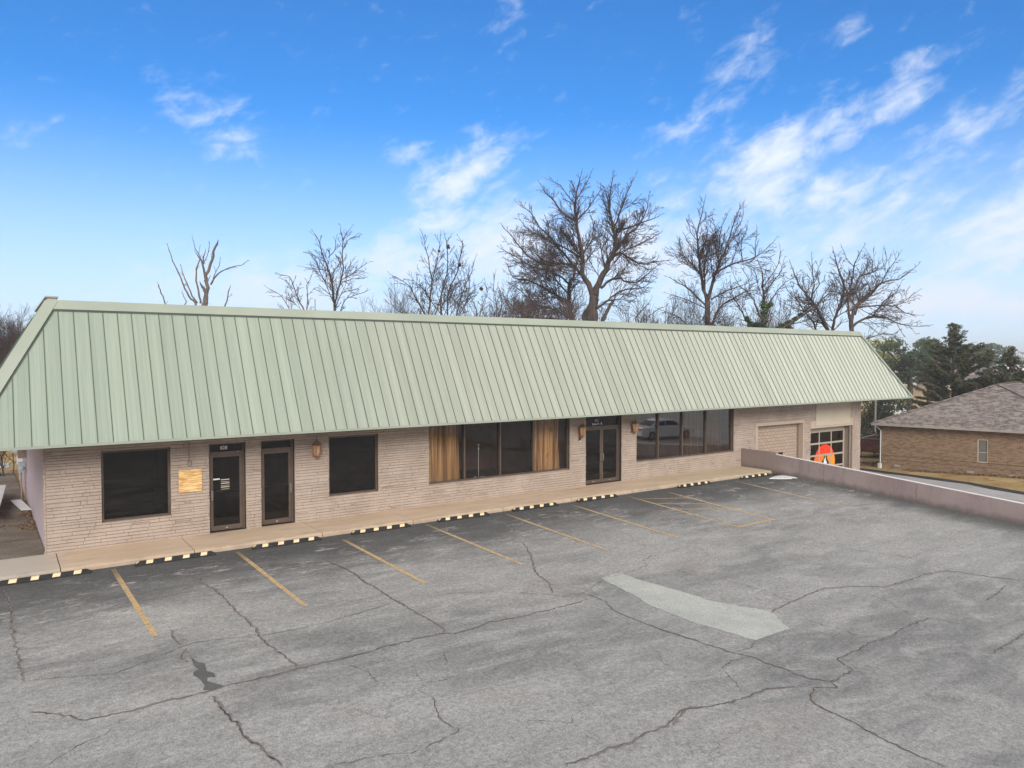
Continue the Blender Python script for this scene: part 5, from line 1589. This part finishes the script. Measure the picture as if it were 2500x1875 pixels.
cedar(65.14, 8.39, -3.3, 11.3, 9.6, 'tall dark cedar with a thin pointed top behind the neighbouring house', 41, 200)
cedar(64.8, 4.0, -3.0, 8.9, 7.0, 'bushy cedar rising behind the peak of the house roof', 42, 120)
cedar(71.7, 8.4, -3.4, 9.2, 5.0, 'darker cedar squeezed between the tall pointed one and the bushy one', 43, 90)
cedar(61.0, 12.5, -3.3, 5.6, 3.2, 'short ragged cedar near the right tip of the green roof', 44, 60)
cedar(68.0, 1.2, -3.0, 8.0, 6.0, 'olive cedar at the right edge of the photo behind the house roof', 45, 85, M['holly'])


def round_tree(name, x, y, z0, h, cz, rad, label, seed, mat_, nclump, size, trunk_r=.22, cat='tree', nq=70, group=None, shell=.2):
    r_ = random.Random(seed)
    t_ = thing(name, (x, y, z0), label, cat, group)
    tr = MB(); tr.tube([(0, 0, 0), (r_.uniform(-.2, .2), 0, (cz - z0) * .5), (0, 0, cz - z0)], [trunk_r * 1.2, trunk_r, trunk_r * .6], 8)
    mb = MB()
    for _ in range(nclump):
        v = Vector((r_.gauss(0, 1), r_.gauss(0, 1), r_.gauss(0, 1))).normalized() * (r_.random() ** .45)
        c_ = Vector((v.x * rad[0], v.y * rad[1], cz - z0 + v.z * rad[2]))
        tr.tube([(0, 0, (cz - z0) * .75), tuple(c_)], [trunk_r * .35, .03], 4, cap=False)
        s_ = r_.uniform(.22, .36)
        leaf_quads(mb, c_, (rad[0] * s_, rad[1] * s_, rad[2] * s_ * .8), nq, size, r_, 1.1, shell)
    tr.build('trunk', M['bark'], t_, world_space=False)
    mb.build('crown', mat_, t_, world_space=False)
    return t_


PG = 'pines on the far side of the field'
round_tree('pine_tree', 97.6, 32.6, -3.6, 12, 4.6, (4.6, 4.2, 3.1), 'yellow green pine nearest the right end of the green roof', 51, M['pine_gold'], 46, .20, .3, group=PG)
round_tree('pine_tree', 95.2, 27.2, -3.6, 12, 4.9, (4.4, 4.0, 2.9), 'deep green pine with a bare straight trunk right of the yellow green one', 52, M['pine'], 46, .20, .32, group=PG)
round_tree('pine_tree', 92.6, 30.4, -3.6, 12, 2.9, (3.6, 3.4, 2.6), 'lower dull green pine half hidden by the right roof slope', 53, M['pine'], 34, .20, .28, group=PG)
round_tree('pine_tree', 110.0, 32.0, -3.7, 12, 2.6, (3.2, 3.0, 1.9), 'low green pine filling the gap left of the tall cedar', 54, M['pine'], 34, .22, .28, group=PG)
round_tree('pine_tree', 196, 73.4, -3.7, 14, 6.4, (6.5, 5, 3.6), 'bluish round topped pine just left of the tall cedar tip', 55, M['pine'], 46, .35, .35, group=PG)
round_tree('pine_tree', 206.5, 66.1, -3.7, 12, 6.3, (8.6, 6, 2.5), 'bluish flat topped pine between the cedar tips', 56, M['pine'], 46, .35, .35, group=PG)
round_tree('pine_tree', 338, 112, -3.7, 12, 1.5, (7, 7, 3.8), 'faint blue pine far off near the right edge of the photo', 57, M['pine'], 30, .5, .4, group=PG)
round_tree('pine_tree', 330, 103, -3.7, 12, 2.2, (6, 6, 4.0), 'faint blue pine farthest to the right edge on the skyline', 58, M['pine'], 30, .5, .4, group=PG)
round_tree('holly_tree', 55.2, 9.4, -2.6, 7, .5, (3.5, 2.2, 2.6), 'dark leafy evergreen under the right eave of the green roof', 61, M['holly'], 60, .085, .12, nq=110)
round_tree('holly_tree', 53.9, 8.9, -2.4, 5, -.9, (1.5, 1.4, 1.3), 'grey green bush below the dark evergreen, behind the wooden deck', 62, M['cedar_rust'], 26, .07, .08, nq=80)
rt = random.Random(77)
for k, (x, y, h) in enumerate(((150, 62, 5), (170, 50, 4.5), (128, 47, 4), (262, 96, 6.5), (290, 90, 5.5), (240, 88, 5), (300, 120, 6), (215, 50, 4.5), (320, 84, 5), (275, 130, 6))):
    round_tree('far_tree', x, y, -3.7, h, -3.7 + h * .6, (h * .8, h * .7, h * .38), ['distant tree on the field edge behind the tall cedar', 'distant tree seen right of the yellow green pine trunk', 'small tree nearest the pale parked cars', 'distant tree left of the white shed', 'distant tree right of the white shed', 'distant tree behind the low red roofed shed', 'farthest tree on the hazy skyline', 'distant tree behind the bushy cedar', 'distant tree near the right skyline pines', 'distant tree on the skyline over the white shed'][k], 70 + k, [M['pine'], M['twig'], M['holly']][k % 3], 16, .4, .2, group='distant trees on the field edge', nq=50)
# hazy wood closing the horizon
wd_ = MB(); r_ = random.Random(9)
for k in range(520):
    az_ = r_.uniform(.05, 1.75); D_ = r_.uniform(520, 900)
    hh = r_.uniform(6, 15) * (D_ / 700)
    leaf_quads(wd_, (D_ * cos(az_), D_ * sin(az_) - 21, -4 + hh * .4), (r_.uniform(9, 22), r_.uniform(9, 22), hh * .55), 34, 2.4, r_, 1.0, .4)
tag(wd_.build('distant_wood', M['twig']), 'hazy distant wood along the horizon', 'wood', kind='stuff')

# ---------------------------------------------------------------- neighbouring brick house
dv = Vector((.2175, -.976, 0)); nv = Vector((.976, .2175, 0))
HC = Vector((42.577, 2.189, 0))
HS = thing('brick_house', (49, -2.5, -1.7), 'brown brick house with a grey brown hip roof, right of the long building', 'house')


def H(s_, d_, z): return tuple(HC + dv * s_ + nv * d_ + Vector((0, 0, z)))


WL, WDp, EZ = 10.1, 17.0, .95
q = MB()
wins = [(4.95, 5.45, -.90, .39), (8.4, 9.3, -.7, .39)]
for (a, b_, z0, z1) in (lambda rs: rs)([r for r in __import__('functools').reduce(sub_rects, wins, [(0, WL, -2.2, EZ)])]):
    q.quad(H(a, 0, z0), H(b_, 0, z0), H(b_, 0, z1), H(a, 0, z1))
q.quad(H(0, WDp, -2.2), H(0, 0, -2.2), H(0, 0, EZ), H(0, WDp, EZ)); q.quad(H(WL, 0, -2.2), H(WL, WDp, -2.2), H(WL, WDp, EZ), H(WL, 0, EZ)); q.quad(H(WL, WDp, -2.2), H(0, WDp, -2.2), H(0, WDp, EZ), H(WL, WDp, EZ))
for (a, b_, z0, z1) in wins:
    q.quad(H(a, 0, z0), H(a, .1, z0), H(a, .1, z1), H(a, 0, z1)); q.quad(H(b_, .1, z0), H(b_, 0, z0), H(b_, 0, z1), H(b_, .1, z1)); q.quad(H(a, 0, z0), H(b_, 0, z0), H(b_, .1, z0), H(a, .1, z0))
hw = q.build('wall', M['house_brick'], HS)
# soldier course bands
q = MB()
for z in (-1.18, -.93):
    q.quad(H(0, -.012, z), H(WL, -.012, z), H(WL, -.012, z + .028), H(0, -.012, z + .028))
q.build('brick_band', var_mat('dark_brick_band', (.12, .065, .038), (.17, .095, .055), 5), hw)
for (a, b_, z0, z1) in wins:
    q = MB()
    for (s0, s1, e0, e1) in ((a, b_, z0, z0 + .05), (a, b_, z1 - .05, z1), (a, a + .05, z0 + .05, z1 - .05), (b_ - .05, b_, z0 + .05, z1 - .05)):
        q.quad(H(s0, .02, e0), H(s1, .02, e0), H(s1, .02, e1), H(s0, .02, e1))
    zm = (z0 + z1) / 2 - .1
    q.quad(H(a, .04, zm), H(b_, .04, zm), H(b_, .04, zm + .03), H(a, .04, zm + .03))
    wn = q.build('window', M['panel_paint'], HS)
    q = MB(); q.quad(H(a + .05, .07, z0 + .05), H(b_ - .05, .07, z0 + .05), H(b_ - .05, .07, z1 - .05), H(a + .05, .07, z1 - .05)); q.build('pane', var_mat('drawn_blind_behind_glass', (.13, .12, .115), (.20, .19, .18), 6, .15, .5, stretch=(1, 1, 6)), wn)
for s0 in (.70, 4.46, 6.45, 8.2):
    q = MB(); q.quad(H(s0, -.02, -1.56), H(s0 + .36, -.02, -1.56), H(s0 + .36, -.02, -1.42), H(s0, -.02, -1.42)); q.build('foundation_vent', M['gutter'], HS)
# hip roof
o_ = .45; RZ0, RH = 1.0, 2.32
e = [(-o_, -o_), (WL + o_, -o_), (WL + o_, WDp + o_), (-o_, WDp + o_)]
half = (WL + 2 * o_) / 2
a1 = (WL / 2, -o_ + half); a2 = (WL / 2, WDp + o_ - half)
q = MB(); zr_ = RZ0 + RH
q.quad(H(*e[0], RZ0), H(*e[1], RZ0), H(*a1, zr_))
q.quad(H(*e[1], RZ0), H(*e[2], RZ0), H(*a2, zr_), H(*a1, zr_))
q.quad(H(*e[2], RZ0), H(*e[3], RZ0), H(*a2, zr_))
q.quad(H(*e[3], RZ0), H(*e[0], RZ0), H(*a1, zr_), H(*a2, zr_))
hr = q.build('roof', M['shingle'], HS)
q = MB()
for p0, p1 in ((e[0], a1), (e[1], a1), (a1, a2)):
    q.bar(H(*p0, RZ0 + (0 if p0 in e else RH) + .012), H(*p1, zr_ + .012), .26, .03)
q.build('hip_shingles', M['shingle'], hr)
q = MB()
for k in range(4):
    p0, p1 = e[k], e[(k + 1) % 4]
    q.bar(H(*p0, RZ0 - .06), H(*p1, RZ0 - .06), .11, .12)
q.build('gutter', M['gutter'], hr)
q = MB(); q.quad(H(-o_, -o_, EZ - .03), H(WL + o_, -o_, EZ - .03), H(WL + o_, .2, EZ - .03), H(-o_, .2, EZ - .03)); q.quad(H(-o_, 0.2, EZ - .03), H(.1, .2, EZ - .03), H(.1, WDp, EZ - .03), H(-o_, WDp, EZ - .03)); q.build('soffit', M['gutter'], HS)
q = MB(); q.tube([H(-o_ + .12, -o_ + .1, .9), H(-.2, -.12, .72), H(-.04, -.07, .55), H(-.04, -.07, -1.4)], .035, 6); q.box(*(lambda p: (p[0] - .08, p[0] + .08, p[1] - .08, p[1] + .08))(H(-.06, -.1, 0)), -1.75, -1.42); q.build('downspout', M['white_paint'], HS)

# wooden deck behind the house corner
DP = H(-1.5, 6.5, 0)
DK = thing('wooden_deck', (DP[0], DP[1], -1.9), 'red brown wooden deck with railing and stair beyond the house corner', 'deck')
S0, S1, DN, DF, FZ, RZ = -.06, -2.75, 5.0, 8.0, -1.34, -.52
q = MB(); q.bar(H((S0 + S1) / 2, DN, FZ), H((S0 + S1) / 2, DF, FZ), abs(S1 - S0), .16); q.build('deck_floor', M['deck_wood'], DK)
for (s_, d_) in ((-.2, DN), (-1.5, DN), (S1, DN), (S1, DF)):
    q = MB(); q.bar(H(s_, d_, -2.2), H(s_, d_, RZ + .06), .10, .10); q.build('deck_post', M['deck_wood'], DK)
q = MB()
s_ = S0
while s_ > S1: q.bar(H(s_, DN - .03, FZ - .02), H(s_, DN - .03, RZ), .085, .03, up=tuple(nv)); s_ -= .135
d_ = DN
while d_ < DF: q.bar(H(S1, d_, FZ), H(S1, d_, RZ), .03, .085, up=tuple(nv)); d_ += .135
q.build('railing', M['deck_wood'], DK)
q = MB(); q.bar(H(S0, DN - .03, RZ + .02), H(S1 - .05, DN - .03, RZ + .02), .14, .04); q.bar(H(S1, DN, RZ + .02), H(S1, DF, RZ + .02), .14, .04); q.build('handrail', M['pole'], DK)
q = MB()
for k in range(4): q.bar(H(S1 - .15 - k * .26, DN + .05, FZ - .10 - k * .15), H(S1 - .15 - k * .26, DN + 1.1, FZ - .10 - k * .15), .28, .04)
q.bar(H(S1, DN, FZ), H(S1 - 1.15, DN, FZ - .68), .05, .22); q.bar(H(S1, DN, RZ), H(S1 - 1.15, DN, RZ - .68), .05, .09); q.bar(H(S1 - 1.15, DN, -2.2), H(S1 - 1.15, DN, RZ - .66), .09, .09)
for k in range(8): q.bar(H(S1 - .12 - k * .13, DN, FZ - .05 - k * .077), H(S1 - .12 - k * .13, DN, RZ - .04 - k * .077), .085, .03, up=tuple(nv))
q.build('stair', M['deck_wood'], DK)
UP = thing('utility_pole', (53.6, 8.7, -2.5), 'pale grey pole standing before the dark evergreen under the right eave', 'pole')
q = MB(); q.tube([(53.6, 8.7, -2.5), (53.6, 8.7, 4.2)], [.09, .07], 8); q.build('pole', M['pole'], UP)
leaf_litter('house_leaves', 'red brown fallen leaves along the base of the brick house', [(HC.x + .2175 * s_ - .3, HC.y - .976 * s_, .5, .7, 0) for s_ in range(2, 11)], 2600, .06, lambda x, y: ground_z(x, y), 12)
leaf_litter('yard_leaves', 'rust brown fallen leaves on the grass before the deck', [(43.3, 4.2, 1.4, 1.2, 0), (44.6, 3.6, 1.0, .8, 0), (42.4, 5.0, .6, 1.5, 0)], 1500, .06, lambda x, y: ground_z(x, y), 13)


# ---------------------------------------------------------------- cars
def make_car(label, paint, L=4.7, Hh=1.46, W_=1.84, van=False, group=None, cat='car', name='parked_car'):
    t_ = thing(name, (0, 0, 0), label, cat, group)
    body = [(-L / 2, .35), (-L / 2 + .02, .75), (-L / 2 + .10, .95), (-L / 2 + .95, 1.0), (-.95, 1.02), (.9, .98), (L / 2 - .35, .80), (L / 2 - .03, .62), (L / 2, .36), (L / 2 - .2, .26), (-L / 2 + .2, .26)]
    if van: body = [(-L / 2, .35), (-L / 2 + .02, 1.0), (-L / 2 + .08, 1.08), (.9, 1.05), (L / 2 - .5, .98), (L / 2 - .03, .72), (L / 2, .36), (L / 2 - .2, .26), (-L / 2 + .2, .26)]
    roof_ = [(-1.55, 1.0), (-.85, Hh - .05), (-.45, Hh), (.25, Hh - .02), (.55, Hh - .1), (1.25, .97)]
    if van: roof_ = [(-L / 2 + .12, 1.06), (-L / 2 + .28, Hh - .04), (-L / 2 + .5, Hh), (.2, Hh - .01), (.5, Hh - .08), (1.2, 1.03)]
    b_ = MB()
    n = len(body)
    secs = ((-W_ / 2, .90), (-W_ / 2 + .12, 1.0), (W_ / 2 - .12, 1.0), (W_ / 2, .90))
    for (y, k) in secs:
        for (x, z) in body:
            zz = z if z < .4 else .4 + (z - .4) * (1.0 if k == 1 else .93)
            b_.v.append((x * (1 if k == 1 else .975), y, zz))
    for s_ in range(3):
        for k in range(n):
            k2 = (k + 1) % n
            b_.f.append((s_ * n + k2, s_ * n + k, (s_ + 1) * n + k, (s_ + 1) * n + k2))
    b_.f.append(tuple(range(n))); b_.f.append(tuple(3 * n + k for k in reversed(range(n))))
    i0 = len(b_.v); n = len(roof_)
    for (y, k) in ((-W_ / 2 + .10, 0), (-W_ / 2 + .30, 1), (W_ / 2 - .30, 1), (W_ / 2 - .10, 0)):
        for (x, z) in roof_:
            b_.v.append((x, y + (0 if z < 1.1 else (.12 if y < 0 else -.12)) * (1 - k), z - (0 if k or z < 1.1 else .05)))
    for s_ in range(3):
        for k in range(n - 1):
            b_.f.append((i0 + s_ * n + k + 1, i0 + s_ * n + k, i0 + (s_ + 1) * n + k, i0 + (s_ + 1) * n + k + 1))
    b_.f.append(tuple(i0 + k for k in range(n))); b_.f.append(tuple(i0 + 3 * n + k for k in reversed(range(n))))
    b_.build('body', paint, t_, world_space=False)
    g_ = MB()
    for sy in (-1, 1):
        yb, yt = sy * (W_ / 2 - .095), sy * (W_ / 2 - .205)
        xa, xb = (roof_[0][0] + .25, roof_[-1][0] - .25)
        zt = Hh - .12
        for (p0, p1) in ((xa, -.28), (-.20, xb)):
            q0 = p0 + (.35 if p0 == xa else 0); q1 = p1 - (.45 if p1 == xb else 0)
            g_.quad((p0, yb, 1.04), (p1, yb, 1.04), (q1, yt, zt), (q0, yt, zt))
    for (A, B, s_) in ((roof_[0], roof_[1], -1), (roof_[-1], roof_[-2], 1)):
        for wy in (1,):
            p0 = Vector((A[0] + s_ * .015, 0, A[1] + .06)); p1 = Vector((B[0] + s_ * .015, 0, B[1] - .02))
            g_.quad((p0.x, -W_ / 2 + .2, p0.z), (p0.x, W_ / 2 - .2, p0.z), (p1.x, W_ / 2 - .33, p1.z), (p1.x, -W_ / 2 + .33, p1.z))
    g_.build('car_window', M['car_glass'], t_, world_space=False)
    for x in (-L / 2 + .95, L / 2 - .9):
        for sy in (-1, 1):
            y = sy * (W_ / 2 - .1)
            w_ = MB(); w_.tube([(x, y - .11, .33), (x, y + .11, .33)], .33, 16)
            wh = w_.build('wheel', M['tyre'], t_, world_space=False)
            w_ = MB(); w_.tube([(x, y + sy * .105, .33), (x, y + sy * .118, .33)], .20, 12); w_.build('rim', M['chrome'], wh, world_space=False)
    for sy in (-1, 1):
        l_ = MB(); l_.box(-L / 2 - .004, -L / 2 + .06, sy * .66 - .16, sy * .66 + .16, .74, .88); l_.build('tail_light', M['sign_red'], t_, world_space=False)
        l_ = MB(); l_.box(L / 2 - .14, L / 2 - .02, sy * .66 - .16, sy * .66 + .16, .58, .68); l_.build('headlight', M['chrome'], t_, world_space=False)
    return t_


cA = make_car('white sedan parked by the street, seen only reflected in the shop window', M['car_white'], 5.0, 1.48)
cA.location = (39.9, -17.3, drive_z(-17.3)); cA.rotation_euler = (0, 0, radians(8))
cB = make_car('white van parked at the field edge above the left end of the house roof', M['car_white'], 4.9, 1.85, 1.9, van=True, name='parked_van', cat='van')
cB.location = (108.7, 36.1, ground_z(108.7, 36.1)); cB.rotation_euler = (0, 0, radians(-40))
cC = make_car('white car right behind the white van at the field edge', M['car_white'], 4.7, 1.5)
cC.location = (112.5, 35.3, ground_z(112, 35)); cC.rotation_euler = (0, 0, radians(-30))
rr_ = random.Random(6)
k = 0
for row, (x0, y0) in enumerate(((134, 40), (140, 37), (147, 34))):
    for j in range(5):
        x = x0 + j * 2.2 + rr_.uniform(-.3, .3); y = y0 - j * 3.4
        c_ = copy_tree(cC)
        c_.location = (x, y, ground_z(x, y)); c_.rotation_euler = (0, 0, radians(rr_.uniform(15, 25)))
        c_['label'] = 'small pale car in the far car lot, half hidden by the cedar branches'
        c_['group'] = 'pale cars in the far car lot'
sg = thing('red_sign', (41.5, -12.2, drive_z(-12)), 'small red round sign on a thin post, reflected in the last shop pane', 'sign')
q = MB(); q.tube([(41.5, -12.2, drive_z(-12)), (41.5, -12.2, .35)], .03, 6); q.build('post', M['pole'], sg)
q = MB(); q.tube([(41.5, -12.17, .1), (41.5, -12.15, .1)], .30, 8); q.build('sign_plate', M['sign_red'], sg)

# far sheds
def shed(x, y, z0, L, W_, h, rh, rot, wallm, roofm, label):
    t_ = thing('far_shed', (x, y, z0), label, 'building', 'sheds beyond the field', rot)
    q = MB()
    q.box(-L / 2, L / 2, -W_ / 2, W_ / 2, 0, h)
    q.build('wall', wallm, t_, world_space=False)
    q = MB(); e_ = .4
    q.quad((-L / 2 - e_, -W_ / 2 - e_, h + .01), (L / 2 + e_, -W_ / 2 - e_, h + .01), (L / 2 + e_, 0, h + rh), (-L / 2 - e_, 0, h + rh))
    q.quad((L / 2 + e_, W_ / 2 + e_, h + .01), (-L / 2 - e_, W_ / 2 + e_, h + .01), (-L / 2 - e_, 0, h + rh), (L / 2 + e_, 0, h + rh))
    for sx in (-1, 1): q.quad((sx * L / 2, -W_ / 2, h), (sx * L / 2, W_ / 2, h), (sx * L / 2, 0, h + rh * .98))
    q.build('roof', roofm, t_, world_space=False)
    n = int(L / 4)
    for k in range(n):
        x_ = -L / 2 + (k + .5) * L / n
        q = MB(); q.quad((x_ - .8, -W_ / 2 - .03, h * .3), (x_ + .8, -W_ / 2 - .03, h * .3), (x_ + .8, -W_ / 2 - .03, h * .75), (x_ - .8, -W_ / 2 - .03, h * .75)); q.build('window', M['car_glass'], t_, world_space=False)
    return t_


redroof = var_mat('rusty_red_roof', (.34, .14, .09), (.42, .20, .13), .5)
shed(252, 108, -3.7, 26, 10, 3.2, 1.6, radians(-40), M['white_paint'], M['white_metal'], 'long white shed beyond the field, left of the pine trunk')
shed(246, 92, -3.7, 14, 9, 3.2, 1.9, radians(-30), M['smooth_paint'], redroof, 'shed with a rusty red roof beyond the field')
shed(330, 95, -3.7, 30, 12, 4.5, 2, radians(-60), M['white_paint'], M['white_metal'], 'white shed near the right edge beyond the bushy cedar')
shed(210, 62, -3.7, 18, 9, 3, 1.6, radians(-50), M['white_paint'], M['flat_roof'], 'low white shed with grey roof glimpsed behind the tall cedar')
shed(300, 128, -3.7, 22, 10, 4, 1.6, radians(-40), M['white_paint'], M['flat_roof'], 'white shed with grey roof farther back on the skyline')

# ---------------------------------------------------------------- haze
HZ = MB(); HZ.box(-1700, 2700, -700, 2700, -6, 26)
hm = bpy.data.materials.new('thin_air_haze'); hm.use_nodes = True
ht = NT(hm.node_tree); ht.n.clear()
ho = ht.node('ShaderNodeOutputMaterial'); hv = ht.node('ShaderNodeVolumePrincipled')
hv.inputs['Color'].default_value = (.93, .97, 1.0, 1)
hv.inputs['Density'].default_value = .0008
hv.inputs['Anisotropy'].default_value = 0.0
ht.l.new(hv.outputs[0], ho.inputs['Volume'])
tag(HZ.build('haze', hm), 'thin pale haze fading the far trees', 'haze', kind='stuff')
